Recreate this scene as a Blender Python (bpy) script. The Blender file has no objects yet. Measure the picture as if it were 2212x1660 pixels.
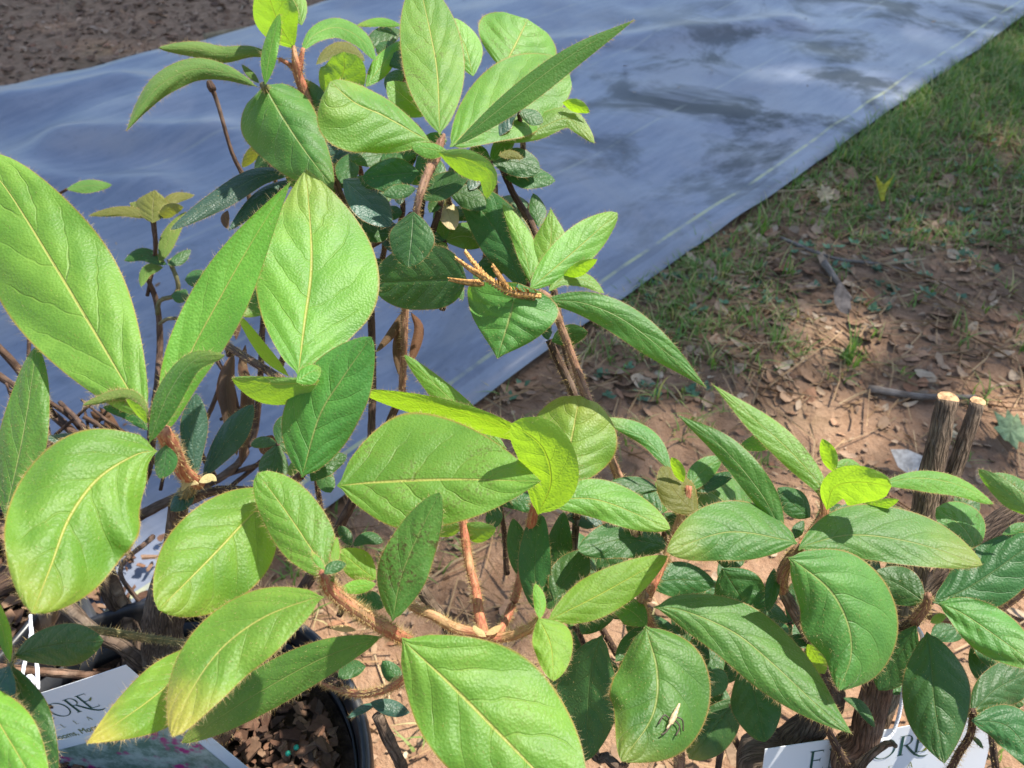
import bpy, math, random
import numpy as np
from mathutils import Vector, noise as mnoise
R = math.radians
random.seed(7); rng = np.random.default_rng(7)
scene = bpy.context.scene
col = scene.collection

# ------------------------------------------------------------------ camera
PITCH = R(42); CAMZ = 0.75; F = 1736.0            # F: focal length in units of a 2212 px wide picture
cam_d = bpy.data.cameras.new('camera'); cam = bpy.data.objects.new('camera', cam_d); col.objects.link(cam)
cam.location = (0, 0, CAMZ); cam.rotation_euler = (math.pi/2 - PITCH, 0, 0)
cam_d.sensor_width = 36; cam_d.lens = 36*F/2212; cam_d.clip_start = 0.01; cam_d.clip_end = 500
cam_d.dof.use_dof = True; cam_d.dof.focus_distance = 0.37; cam_d.dof.aperture_fstop = 20
scene.camera = cam
# ------------------------------------------------------------------ sky and sun
SUN = Vector((0.46, 0.27, 0.85)).normalized()
elev = math.asin(SUN.z); azim = math.atan2(SUN.x, SUN.y)
w = bpy.data.worlds.new('World'); scene.world = w; w.use_nodes = True
nt = w.node_tree; nt.nodes.clear()
sky = nt.nodes.new('ShaderNodeTexSky'); sky.sky_type = 'NISHITA'; sky.sun_disc = False
sky.sun_elevation = elev; sky.sun_rotation = azim; sky.air_density = 1.0; sky.dust_density = 0.9; sky.ozone_density = 1.3
bg = nt.nodes.new('ShaderNodeBackground'); bg.inputs[1].default_value = 0.13
wo = nt.nodes.new('ShaderNodeOutputWorld')
nt.links.new(sky.outputs[0], bg.inputs[0]); nt.links.new(bg.outputs[0], wo.inputs[0])
sl = bpy.data.lights.new('sun', 'SUN'); sl.energy = 5.0; sl.angle = R(0.55); sl.color = (1.0, 0.95, 0.86)
so = bpy.data.objects.new('sun', sl); col.objects.link(so); so.location = (3, 2, 6)
so.rotation_euler = (-SUN).to_track_quat('-Z', 'Y').to_euler()
vs = scene.view_settings; vs.view_transform = 'Standard'; vs.look = 'None'; vs.gamma = 1; vs.exposure = 1.12
scene.render.resolution_x = 1024; scene.render.resolution_y = 768
try:
    scene.cycles.max_bounces = 4; scene.cycles.diffuse_bounces = 3; scene.cycles.glossy_bounces = 2; scene.cycles.transparent_max_bounces = 4
except Exception: pass

CAM = Vector((0, 0, CAMZ)); FW = Vector((0, math.cos(PITCH), -math.sin(PITCH))); UP = Vector((0, math.sin(PITCH), math.cos(PITCH)))
def P(x, y, d):                    # a sight line (2212 x 1660 picture) at depth d in metres -> world point
    return CAM + Vector(((x-1106)/F*d, 0, 0)) + UP*((830-y)/F*d) + FW*d
def G(x, y, z=0.0):                # the same sight line where it meets height z
    k = (y-830)/F
    return P(x, y, (CAMZ-z)/(math.sin(PITCH) + k*math.cos(PITCH)))

# ------------------------------------------------------------------ materials
class NT:
    def __init__(s, name):
        s.m = bpy.data.materials.new(name); s.m.use_nodes = True; s.t = s.m.node_tree; s.t.nodes.clear()
        s.out = s.n('ShaderNodeOutputMaterial')
    def n(s, typ, **kw):
        x = s.t.nodes.new(typ)
        for k, v in kw.items(): setattr(x, k, v)
        return x
    def link(s, a, b): s.t.links.new(a, b)
    def put(s, sock, v):
        if v is None: return
        if hasattr(v, 'is_linked') or isinstance(v, bpy.types.NodeSocket): s.link(v, sock)
        else:
            if sock.type == 'RGBA' and len(v) == 3: v = (*v, 1)
            sock.default_value = v
    def math(s, op, a, b=None, c=None, clamp=False):
        x = s.n('ShaderNodeMath', operation=op, use_clamp=clamp)
        s.put(x.inputs[0], a); s.put(x.inputs[1], b)
        if c is not None: s.put(x.inputs[2], c)
        return x.outputs[0]
    def ss(s, v, a, b, lo=0.0, hi=1.0):
        x = s.n('ShaderNodeMapRange', interpolation_type='SMOOTHSTEP')
        s.put(x.inputs[0], v); s.put(x.inputs[1], a); s.put(x.inputs[2], b); s.put(x.inputs[3], lo); s.put(x.inputs[4], hi)
        return x.outputs[0]
    def mix(s, f, a, b, blend='MIX'):
        x = s.n('ShaderNodeMix', data_type='RGBA', blend_type=blend)
        s.put(x.inputs[0], f); s.put(x.inputs[6], a); s.put(x.inputs[7], b)
        return x.outputs[2]
    def noise(s, vec, scale, detail=3, rough=.55, dist=0):
        x = s.n('ShaderNodeTexNoise'); s.put(x.inputs['Vector'], vec)
        x.inputs['Scale'].default_value = scale; x.inputs['Detail'].default_value = detail
        x.inputs['Roughness'].default_value = rough; x.inputs['Distortion'].default_value = dist
        return x.outputs[0]
    def voro(s, vec, scale, feat='F1'):
        x = s.n('ShaderNodeTexVoronoi', feature=feat); s.put(x.inputs['Vector'], vec); x.inputs['Scale'].default_value = scale
        return x
    def coord(s, o='Object'): return s.n('ShaderNodeTexCoord').outputs[o]
    def mapping(s, vec, scale=(1, 1, 1), rot=(0, 0, 0), loc=(0, 0, 0)):
        x = s.n('ShaderNodeMapping'); s.put(x.inputs[0], vec)
        x.inputs[1].default_value = loc; x.inputs[2].default_value = rot; x.inputs[3].default_value = scale
        return x.outputs[0]
    def bump(s, h, strength=.5, dist=.001, normal=None):
        x = s.n('ShaderNodeBump'); s.put(x.inputs['Height'], h); x.inputs['Strength'].default_value = strength
        x.inputs['Distance'].default_value = dist
        if normal is not None: s.link(normal, x.inputs['Normal'])
        return x.outputs[0]
    def bsdf(s, base, rough=.6, spec=.4, normal=None, **kw):
        x = s.n('ShaderNodeBsdfPrincipled'); s.put(x.inputs['Base Color'], base); s.put(x.inputs['Roughness'], rough)
        s.put(x.inputs['Specular IOR Level'], spec)
        if normal is not None: s.link(normal, x.inputs['Normal'])
        for k, v in kw.items(): s.put(x.inputs[k.replace('_', ' ')], v)
        return x.outputs[0]
    def done(s, sh): s.link(sh, s.out.inputs[0]); return s.m

def leaf_mat(name, top, top2, under, trans, vein, tw=.36, rough=.50, spec=.40, edge=(.30, .12, .035), veinamt=.85, warm=(.33, .30, .05)):
    M = NT(name)
    uv = M.n('ShaderNodeUVMap'); sp = M.n('ShaderNodeSeparateXYZ'); M.link(uv.outputs[0], sp.inputs[0])
    u = sp.outputs[0]; v = M.math('MULTIPLY_ADD', sp.outputs[1], 2.0, -1.0); av = M.math('ABSOLUTE', v)
    sg = M.math('GREATER_THAN', v, 0.0)
    obj = M.coord('Object'); oi = M.n('ShaderNodeObjectInfo'); rnd = oi.outputs['Random']
    oc = M.n('ShaderNodeSeparateColor'); M.link(oi.outputs['Color'], oc.inputs[0])
    wob = M.noise(obj, 160, 0); wob = M.math('MULTIPLY_ADD', wob, .04, -.02)
    mid = M.ss(av, .008, M.math('MULTIPLY_ADD', u, -.026, .048), 1.0, 0.0)
    ph = M.math('SUBTRACT', u, M.math('MULTIPLY', M.math('POWER', av, 1.25), .30))
    ph = M.math('ADD', M.math('ADD', ph, wob), M.math('MULTIPLY', sg, .055))
    ph = M.math('MULTIPLY', ph, 5.4)
    tri = M.math('MULTIPLY', M.math('ABSOLUTE', M.math('SUBTRACT', M.math('FRACT', ph), .5)), 2.0)
    fade = M.ss(av, .55, .98, 1.0, 0.0)
    lat = M.math('MULTIPLY', M.math('MULTIPLY', M.ss(tri, .90, .99), fade), M.ss(M.noise(obj, 95, 1), .38, .62, .35, 1.0))
    quilt = M.math('MULTIPLY', M.ss(tri, .1, 1.0, 1.0, 0.0), fade)
    n1 = M.noise(obj, 55, 2); n2 = M.noise(obj, 620, 2, .65); vo = M.voro(obj, 900).outputs[0]; szf = oc.outputs[2]
    c = M.mix(M.ss(M.math('ADD', M.math('MULTIPLY', n1, .6), M.math('MULTIPLY', M.noise(obj, 22, 1), .5)), .38, .72), top, top2)
    c = M.mix(M.math('MULTIPLY', M.ss(n2, .35, .75), .30), c, M.mix(1.0, c, (1.45, 1.3, 1.3), 'MULTIPLY'))
    rv = M.n('ShaderNodeCombineColor'); rb = M.math('FRACT', M.math('MULTIPLY', rnd, 17.3))
    M.put(rv.inputs[0], M.math('MULTIPLY_ADD', rnd, .24, .90)); M.put(rv.inputs[1], M.math('MULTIPLY_ADD', rb, .26, .87)); M.put(rv.inputs[2], M.math('MULTIPLY_ADD', rb, .3, .78))
    c = M.mix(1.0, c, rv.outputs[0], 'MULTIPLY')
    vm = M.math('ADD', M.math('MULTIPLY', mid, veinamt), M.math('MULTIPLY', lat, .10), clamp=True)
    c = M.mix(vm, c, vein)
    # yellowed tip (object colour R), brown flecks (G)
    yt = M.math('MULTIPLY', M.ss(M.math('ADD', u, M.math('MULTIPLY_ADD', n1, .35, -.17)), .62, .98), oc.outputs[0])
    c = M.mix(yt, c, warm)
    fl = M.math('MULTIPLY', M.math('MULTIPLY', M.ss(n2, .50, .62), M.ss(n1, .50, .64)), oc.outputs[1])
    c = M.mix(fl, c, (.055, .03, .012))
    em = M.math('MULTIPLY', M.ss(av, .955, 1.0), .65)
    c = M.mix(em, c, edge)
    uc = M.mix(vm, M.mix(M.ss(n1, .3, .7), under, M.mix(1.0, under, (.8, .85, .8), 'MULTIPLY')), vein)
    bf = M.n('ShaderNodeNewGeometry').outputs['Backfacing']
    base = M.mix(bf, c, uc)
    h = M.math('ADD', M.math('MULTIPLY', mid, -1.2), M.math('MULTIPLY', M.math('MULTIPLY', lat, -1.0), szf))
    h = M.math('ADD', h, M.math('MULTIPLY', M.math('MULTIPLY', quilt, .95), szf))
    h = M.math('ADD', h, M.math('MULTIPLY', vo, .42))
    h = M.math('ADD', h, M.math('MULTIPLY', n2, .36))
    nb = M.bump(h, .5, .0009)
    rg = M.math('MULTIPLY_ADD', n2, .25, rough-.10)
    p = M.bsdf(base, rg, spec, nb, Sheen_Weight=.10, Sheen_Roughness=.4)
    tr = M.n('ShaderNodeBsdfTranslucent'); M.link(nb, tr.inputs[1])
    M.put(tr.inputs[0], M.mix(M.math('MULTIPLY', vm, .6), M.mix(yt, trans, (.55, .45, .08)), M.mix(1.0, trans, (.75, .6, .6), 'MULTIPLY')))
    mx = M.n('ShaderNodeMixShader'); mx.inputs[0].default_value = tw
    M.link(p, mx.inputs[1]); M.link(tr.outputs[0], mx.inputs[2])
    return M.done(mx.outputs[0])

MAT = {}
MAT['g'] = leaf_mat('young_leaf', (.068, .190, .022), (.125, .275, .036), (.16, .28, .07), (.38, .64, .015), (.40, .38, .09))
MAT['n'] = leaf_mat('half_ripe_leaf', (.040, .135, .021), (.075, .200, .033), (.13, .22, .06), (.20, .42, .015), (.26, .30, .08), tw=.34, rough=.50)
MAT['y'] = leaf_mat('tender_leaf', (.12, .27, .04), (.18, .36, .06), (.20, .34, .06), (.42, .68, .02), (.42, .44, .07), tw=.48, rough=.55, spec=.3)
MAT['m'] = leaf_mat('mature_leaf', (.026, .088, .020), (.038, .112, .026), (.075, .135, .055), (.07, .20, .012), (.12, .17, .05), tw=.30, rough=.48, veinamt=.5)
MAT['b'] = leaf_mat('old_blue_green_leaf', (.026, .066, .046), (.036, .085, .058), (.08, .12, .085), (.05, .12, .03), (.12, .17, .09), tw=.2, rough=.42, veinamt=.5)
MAT['o'] = leaf_mat('olive_leaf', (.10, .115, .025), (.14, .14, .03), (.15, .15, .05), (.30, .33, .02), (.16, .15, .04), tw=.35, rough=.55, spec=.3)
MAT['f'] = leaf_mat('downy_leaf', (.065, .135, .030), (.11, .185, .045), (.16, .19, .07), (.26, .33, .04), (.2, .2, .06), tw=.3, rough=.75, spec=.15)
MAT['t'] = leaf_mat('dead_leaf', (.060, .036, .022), (.10, .062, .036), (.15, .10, .06), (.25, .14, .05), (.16, .10, .05), tw=.3, rough=.75, spec=.15, warm=(.2, .12, .05))
MAT['p'] = leaf_mat('pale_dead_leaf', (.42, .33, .17), (.5, .42, .25), (.5, .4, .22), (.6, .42, .15), (.4, .3, .15), tw=.35, rough=.7, spec=.15)

def mk_hair():
    M = NT('leaf_hair')
    rp = M.n('ShaderNodeNewGeometry').outputs['Random Per Island']
    c = M.mix(rp, (.42, .26, .09), (.62, .52, .28))
    d = M.n('ShaderNodeBsdfDiffuse'); M.link(c, d.inputs[0])
    t = M.n('ShaderNodeBsdfTranslucent'); M.link(c, t.inputs[0])
    mx = M.n('ShaderNodeMixShader'); mx.inputs[0].default_value = .5
    M.link(d.outputs[0], mx.inputs[1]); M.link(t.outputs[0], mx.inputs[2])
    return M.done(mx.outputs[0])
HAIR = mk_hair()

def mk_bark(name, a, b, c, su=210, sv=30, bump=1.0, dist=.0022, rough=.85):
    M = NT(name)
    uv = M.n('ShaderNodeUVMap').outputs[0]; ob = M.coord('Object')
    st = M.mapping(uv, (su, sv, 1))
    n = M.noise(st, 3.2, 6, .7, .7); v = M.voro(st, 2.4, 'DISTANCE_TO_EDGE').outputs[0]; big = M.noise(ob, 45, 4)
    cr = M.ss(v, .0, .22)
    k = M.mix(M.ss(n, .38, .62), a, b); k = M.mix(M.math('MULTIPLY', M.ss(big, .45, .7), .75), k, c)
    k = M.mix(M.math('MULTIPLY', M.math('SUBTRACT', 1.0, cr), .45), k, M.mix(1.0, k, (.35, .33, .32), 'MULTIPLY'))
    h = M.math('ADD', M.math('MULTIPLY', cr, .6), n)
    nb = M.bump(h, bump, dist)
    return M.done(M.bsdf(k, rough, .2, nb))
MAT['bark'] = mk_bark('azalea_bark', (.075, .050, .034), (.18, .125, .088), (.28, .22, .165))
MAT['palebark'] = mk_bark('pale_fibrous_bark', (.10, .068, .045), (.27, .19, .125), (.38, .29, .20))
MAT['redbark'] = mk_bark('flaking_red_bark', (.085, .048, .030), (.22, .125, .08), (.30, .21, .15))
MAT['twig'] = mk_bark('thin_twig', (.050, .030, .021), (.11, .066, .044), (.17, .12, .09), 160, 25, .6, .0008)
MAT['stem'] = mk_bark('red_young_stem', (.36, .115, .07), (.42, .18, .095), (.36, .25, .12), 220, 40, .4, .0005, .6)
MAT['brownstem'] = mk_bark('rusty_stem', (.19, .095, .058), (.30, .165, .10), (.34, .22, .14), 220, 40, .5, .0006, .7)
MAT['greenstem'] = mk_bark('green_stem', (.10, .105, .05), (.16, .15, .07), (.22, .17, .08), 220, 40, .4, .0005, .65)
def plain(name, c, rough=.6, spec=.3, var=.25, scale=60, bump=.15, dist=.0008):
    M = NT(name); ob = M.coord('Object'); n = M.noise(ob, scale, 4)
    k = M.mix(M.ss(n, .3, .7), [x*(1-var) for x in c], [min(1, x*(1+var)) for x in c])
    return M.done(M.bsdf(k, rough, spec, M.bump(n, bump, dist)))
MAT['cut'] = plain('cut_wood', (.36, .215, .11), .8, .1, .45, 420, .8)

# ------------------------------------------------------------------ object helpers
WORLD = {}
def link(o, parent=None, at=Vector((0, 0, 0))):
    col.objects.link(o); WORLD[o.name] = at.copy()
    if parent is not None:
        o.parent = parent; o.location = at - WORLD[parent.name]
    else: o.location = at
    return o
def tag(o, label, cat, group=None):
    o['label'] = label; o['category'] = cat
    if group: o['group'] = group
    return o
def empty(name, at): 
    o = bpy.data.objects.new(name, None); o.empty_display_size = .05
    return link(o, None, Vector(at))
def mesh_obj(name, verts, faces, mats, parent=None, at=Vector((0, 0, 0)), smooth=True, uvs=None, midx=None, shift=True):
    me = bpy.data.meshes.new(name)
    vv = np.asarray(verts, dtype=float)
    if shift: vv = vv - np.array(at)
    me.from_pydata(vv.tolist(), [], faces)
    if not isinstance(mats, (list, tuple)): mats = [mats]
    for m in mats: me.materials.append(m)
    if smooth: me.polygons.foreach_set('use_smooth', [True]*len(me.polygons))
    if midx is not None: me.polygons.foreach_set('material_index', midx)
    if uvs is not None:
        ul = me.uv_layers.new(name='UVMap')
        li = np.empty(len(me.loops), dtype=np.int32); me.loops.foreach_get('vertex_index', li)
        ul.data.foreach_set('uv', np.asarray(uvs, dtype=np.float32)[li].ravel())
    me.update()
    return link(bpy.data.objects.new(name, me), parent, Vector(at))
def catmull(pts, n):
    p = np.asarray(pts, float)
    if len(p) == 2:
        t = np.linspace(0, 1, n)[:, None]; return p[0]*(1-t) + p[1]*t
    q = np.vstack([2*p[0]-p[1], p, 2*p[-1]-p[-2]]); out = []
    for i in range(1, len(q)-2):
        m = 14
        for t in np.linspace(0, 1, m, endpoint=(i == len(q)-3)):
            a, b, c, d = q[i-1], q[i], q[i+1], q[i+2]
            out.append(.5*((2*b) + (-a+c)*t + (2*a-5*b+4*c-d)*t*t + (-a+3*b-3*c+d)*t**3))
    out = np.array(out); L = np.r_[0, np.cumsum(np.linalg.norm(np.diff(out[:, :2], axis=0), axis=1) + 1e-9)]
    s = np.linspace(0, L[-1], n)
    return np.stack([np.interp(s, L, out[:, k]) for k in range(out.shape[1])], 1)
def unit(a): return a/np.maximum(np.linalg.norm(a, axis=-1, keepdims=True), 1e-12)
def hair_tris(base, dirs, length, width, side=None):
    n = len(base); side = unit(np.cross(dirs, rng.normal(size=(n, 3))))
    length = np.asarray(length)[:, None]
    bend = rng.normal(size=(n, 3))*.25*length
    a = base + side*width; b = base - side*width; c = base + dirs*length + bend
    return np.stack([a, b, c], 1).reshape(-1, 3)

def tube_data(path, rad, seg=8, rough=0.0, cap=True):
    path = np.asarray(path, float); n = len(path); rad = np.broadcast_to(rad, (n,)).astype(float)
    tan = unit(np.gradient(path, axis=0)); ref = np.array([0.3, 0.9, .2]); side = unit(np.cross(tan, ref)); up = np.cross(side, tan)
    V = []; UV = []; s = np.r_[0, np.cumsum(np.linalg.norm(np.diff(path, axis=0), axis=1))]
    for i in range(n):
        for j in range(seg):
            a = 2*math.pi*j/seg
            rr = rad[i]*(1 + rough*(mnoise.noise(Vector((math.cos(a)*2.2, math.sin(a)*2.2, s[i]/max(rad.max(), 1e-4)*.7 + path[0][0]*50)))))
            V.append(path[i] + (side[i]*math.cos(a) + up[i]*math.sin(a))*rr)
            UV.append((abs(j/seg*2-1)*math.pi*rad[i], s[i]))
    Fc = [(i*seg+j, i*seg+(j+1) % seg, (i+1)*seg+(j+1) % seg, (i+1)*seg+j) for i in range(n-1) for j in range(seg)]
    if cap:
        Fc.append(tuple(reversed(range(seg)))); Fc.append(tuple(range((n-1)*seg, n*seg)))
    return V, Fc, UV

# ------------------------------------------------------------------ plants
def leaf(parent, typ, pts, d, wl, wr, g=None, gx=None, u=False, pk=.45, e=.67, a=.80, curl=.28, ar=0.0, sw=0.0, hair=1.0,
         yt=0.0, fl=0.0, dd=None, name='leaf'):
    """pts: midrib seen from the camera; d: depth at its base; g / gx: how far the blade leans back / faces right; dd: extra depth at each midrib point"""
    if g is None: g = -.62 if u else .55
    if gx is None: gx = -.45 if u else .18
    wl *= 1.06; wr *= 1.06
    g += rng.normal(0, .10); gx += rng.normal(0, .13)
    if fl == 0 and typ in 'gnm' and rng.random() < .3: fl = rng.uniform(.15, .6)
    if yt == 0 and typ in 'gn' and rng.random() < .3: yt = rng.uniform(.1, .4)
    pts = np.asarray(pts, float)
    Lpx = np.sum(np.linalg.norm(np.diff(pts, axis=0), axis=1)); wpx = max(wl, wr)
    nl = int(np.clip(Lpx/8, 12, 46)); nw = int(np.clip(wpx/5, 4, 14))*2
    if dd is None: dd = [0]*len(pts)
    mp = catmull(np.c_[pts, np.asarray(dd)], nl+1)
    tg = unit(np.gradient(mp[:, :2], axis=0)); pl = np.stack([tg[:, 1], -tg[:, 0]], 1)
    t = np.linspace(0, 1, nl+1)
    q1 = np.clip(t/pk, 0, 1); q2 = np.clip((t-pk)/(1-pk), 0, 1)
    prof = np.where(t < pk, np.sin(q1*math.pi/2)**a, np.maximum(np.cos(q2*math.pi/2), 0)**e)
    prof = np.maximum(prof, np.where(t < .10, min(.12, 3.6/max(wpx, 1)), .004)); prof = prof*np.clip(.25+t/.07, 0, 1)**(t < .07)
    s = np.linspace(-1, 1, nw+1)
    x0, y0 = pts[0]; sc = d/F
    ph = rng.uniform(0, 6.28, 4); amp = rng.uniform(.06, .16); twist = rng.normal(0, .16); amp2 = rng.uniform(.02, .06)
    V = np.zeros((nl+1, nw+1, 3)); UVv = np.zeros((nl+1, nw+1, 2))
    for j, sj in enumerate(s):
        wid = np.where(sj < 0, wl, wr)*prof*abs(sj)
        wid = wid*(1 + .03*np.sin(9*t+ph[0]+(1 if sj > 0 else 0))*abs(sj))
        off = pl*(wid*(1 if sj < 0 else -1))[:, None]
        px = mp[:, :2] + off - tg*(sw*sj*sj*np.sin(np.clip(1-t, 0, 1)*math.pi/2))[:, None]
        bow = ar*np.sin(math.pi*t)*Lpx*sc
        dep = d + mp[:, 2] + (g*1.1*(y0-px[:, 1]) + gx*(px[:, 0]-x0))*sc + bow
        wm = .5*(wl+wr)*prof*sc
        dep = dep + wm*(curl*sj*sj) + wm*amp*np.sin(10*t+ph[1]+ph[2]*sj)*sj*sj
        dep = dep + wm*twist*sj*(t-.4) + wm*amp2*np.sin(17*t+ph[3]+(2.1 if sj > 0 else 0))*abs(sj)**1.5
        dep = dep + wm*.05*math.exp(-(sj/.07)**2)                        # midrib groove
        qq = np.abs(np.mod((t-.3*abs(sj)**1.25 + (.055 if sj > 0 else 0))*5.4, 1)-.5)*2
        dep = dep + wm*.026*np.clip((qq-.2)/.8, 0, 1)**2*min(1, abs(sj)*6)*(1-abs(sj)**3)
        for i in range(nl+1):
            V[i, j] = P(px[i, 0], px[i, 1], dep[i])
        UVv[:, j, 0] = t; UVv[:, j, 1] = sj*.5+.5
    c0 = V[nl//2, nw//2]; nrm = np.cross(V[nl//2+1, nw//2]-c0, V[nl//2, nw//2+1]-c0)
    facing = np.dot(nrm, np.array(CAM)-c0) > 0
    flip = (facing == u)
    idx = np.arange((nl+1)*(nw+1)).reshape(nl+1, nw+1)
    Q = np.stack([idx[:-1, :-1], idx[1:, :-1], idx[1:, 1:], idx[:-1, 1:]], -1).reshape(-1, 4)
    if flip: Q = Q[:, ::-1]
    verts = V.reshape(-1, 3); faces = Q.tolist(); uvs = UVv.reshape(-1, 2); mi = [0]*len(faces)
    # hairs along the margin and on the blade
    if hair > 0:
        hb, hd, hl = [], [], []
        gt, gs = np.gradient(V, axis=0), np.gradient(V, axis=1)
        N = unit(np.cross(gt, gs)); 
        if np.dot(N[nl//2, nw//2], np.array(CAM)-c0) < 0: N = -N
        perm = np.linalg.norm(V[0, 0]-V[-1, 0])
        k = int(np.clip(hair*Lpx*.7, 16, 380))
        for jj, sgn in ((0, -1), (nw, 1)):
            tt = rng.uniform(.03, 1, k)*nl; i0 = np.minimum(tt.astype(int), nl-1); fr = (tt-i0)[:, None]
            b = V[i0, jj]*(1-fr)+V[i0+1, jj]*fr
            o = unit(V[i0, jj]-V[i0, nw//2] + 1e-9)
            hb.append(b); hd.append(unit(o + unit(gt[i0, jj])*rng.uniform(.1, .8, (k, 1)) + N[i0, jj]*rng.normal(0, .45, (k, 1)) + rng.normal(0, .2, (k, 3))))
            hl.append(np.clip(rng.exponential(.0010, k)+.0004, .0004, .0030))
        k = int(np.clip(hair*Lpx*wpx*.018, 20, 700))
        i0 = rng.integers(0, nl, k); j0 = rng.integers(0, nw, k); fr = rng.uniform(0, 1, (k, 2))
        b = V[i0, j0]*(1-fr[:, :1])+V[i0+1, j0]*fr[:, :1]; b = b + (V[i0, j0+1]-V[i0, j0])*fr[:, 1:]
        hb.append(b); hd.append(unit(N[i0, j0]*.55 + unit(gt[i0, j0])*.8 + rng.normal(0, .25, (k, 3)))); hl.append(rng.uniform(.0004, .0011, k))
        hb = np.vstack(hb); hd = np.vstack(hd); hl = np.concatenate(hl)
        tr = hair_tris(hb, hd, hl, .000055*max(1, d/.35)); n0 = len(verts)
        verts = np.vstack([verts, tr]); uvs = np.vstack([uvs, np.zeros((len(tr), 2))])
        hf = (np.arange(len(tr)).reshape(-1, 3)+n0).tolist(); faces = faces + hf; mi = mi + [1]*len(hf)
    o = mesh_obj(name, verts, faces, [MAT[typ], HAIR], parent, Vector(V[0, nw//2]), True, uvs, mi)
    o.color = (yt, fl, float(np.clip(.5*(wl+wr)*sc/.022, .12, 1)), 1)
    return o

def stem(parent, mat, pts, seg=9, rough=.12, hair=0.0, name='branch', hl=(.001, .0027)):
    """pts: (x, y, depth, radius in picture px)"""
    p = np.asarray(pts, float)
    L = np.sum(np.linalg.norm(np.diff(p[:, :2], axis=0), axis=1)); n = int(np.clip(L/9, 6, 70))
    c = catmull(p, n)
    path = np.array([P(a[0], a[1], a[2]) for a in c]); rad = c[:, 3]*c[:, 2]/F
    V, Fc, UV = tube_data(path, rad, seg, rough)
    V = np.array(V); mi = [0]*len(Fc)
    if hair > 0:
        ln = np.sum(np.linalg.norm(np.diff(path, axis=0), axis=1)); k = int(hair*ln*9000)
        ii = rng.integers(0, len(path)-1, k); jj = rng.integers(0, seg, k); fr = rng.uniform(0, 1, (k, 1))
        b = V[ii*seg+jj]*(1-fr)+V[(ii+1)*seg+jj]*fr
        dirs = unit(unit(b-path[ii]*(1-fr)-path[ii+1]*fr) + rng.normal(0, .35, (k, 3)))
        tr = hair_tris(b, dirs, rng.uniform(hl[0], hl[1], k), .0001*max(1, p[0, 2]/.35)); n0 = len(V)
        V = np.vstack([V, tr]); UV = UV+[(0, 0)]*len(tr); hf = (np.arange(len(tr)).reshape(-1, 3)+n0).tolist()
        Fc = Fc+hf; mi += [1]*len(hf)
    return mesh_obj(name, V, Fc, [MAT[mat], HAIR], parent, Vector(path[0]), True, UV, mi)

def wpx(pt, r):                       # a world point as a stem node (x, y, depth, radius px) from radius in metres
    v = Vector(pt)-CAM; d = v.dot(FW)
    return (1106+v.x/d*F, 830-v.dot(UP)/d*F, d, r*F/d)

POT_A, POT_B, POT_C = (-.225, .19), (.205, .05), (-.445, .33)
SOIL = .222
plantA = tag(empty('azalea_shrub', (POT_A[0], POT_A[1], SOIL)), 'azalea with very large downy light green leaves and red hairy shoots beside the blue fabric', 'shrub')
plantB = tag(empty('azalea_shrub', (POT_B[0], POT_B[1], SOIL)), 'azalea with two sawn-off thick stems and glossy green leaf rosettes over bare red soil', 'shrub')
plantC = tag(empty('azalea_shrub', (POT_C[0], POT_C[1], SOIL)), 'sparse twiggy azalea with small olive leaves and dry brown twigs against the blue fabric', 'shrub')
A0 = wpx((POT_A[0]+.01, POT_A[1]+.01, SOIL-.02), .012); B0 = wpx((POT_B[0], POT_B[1]+.02, SOIL-.02), .012); C0 = wpx((POT_C[0], POT_C[1], SOIL-.02), .008)
BR = {}
def br(key, plant, mat, pts, **k): BR[key] = stem({'A': plantA, 'B': plantB, 'C': plantC}[plant], mat, pts, **k)
def L(key, typ, pts, d, wl, wr, **k):
    if key == 'A_top' and pts[0][1] < 340: d += .035          # the top rosette stands a little farther back
    return leaf(BR[key], typ, pts, d, wl, wr, **k)

# --- woody frame of the potted azalea on the left
br('A_trunk', 'A', 'bark', [A0[:3]+(44,), (352, 1440, .545, 42), (356, 1310, .51, 40), (375, 1200, .475, 26), (385, 1090, .44, 20)], rough=.2, seg=12)
br('A_trunk2', 'A', 'bark', [(A0[0]-60, A0[1]-30, A0[2], 26), (280, 1370, .575, 24), (245, 1290, .57, 22), (225, 1225, .56, 20), (200, 1120, .55, 14)], rough=.2)
br('A_low', 'A', 'bark', [(330, 1450, .55, 17), (260, 1395, .55, 16), (205, 1365, .55, 15), (135, 1300, .55, 16), (90, 1240, .55, 10)], rough=.2)
br('A_low2', 'A', 'redbark', [(340, 1470, .55, 8), (200, 1460, .54, 9), (70, 1450, .53, 10), (-40, 1440, .52, 10)], rough=.2)
br('A_cornertwig', 'A', 'greenstem', [(415, 1392, .50, 8), (310, 1378, .46, 9), (200, 1362, .41, 9), (110, 1372, .36, 8), (30, 1418, .30, 6), (24, 1470, .28, 8), (30, 1560, .27, 9)], hair=.6)
br('A_back', 'A', 'twig', [A0[:3]+(16,), (640, 1300, .52, 13), (780, 1050, .47, 10), (868, 850, .44, 8)], rough=.2)
br('A_top', 'A', 'brownstem', [(868, 850, .44, 8), (872, 760, .43, 8), (876, 660, .425, 8), (890, 540, .41, 7), (900, 450, .395, 8), (918, 390, .395, 10), (938, 345, .403, 12), (950, 312, .404, 10), (960, 290, .405, 3)], hair=.8)
br('A_mid', 'A', 'greenstem', [(385, 1090, .44, 18), (410, 1045, .40, 15), (388, 1000, .36, 14), (368, 955, .335, 17)], hair=1.2)
br('A_left', 'A', 'stem', [(430, 1045, .36, 14), (392, 1015, .335, 16), (370, 965, .31, 18), (350, 930, .30, 16)], hair=1.6)
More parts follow.
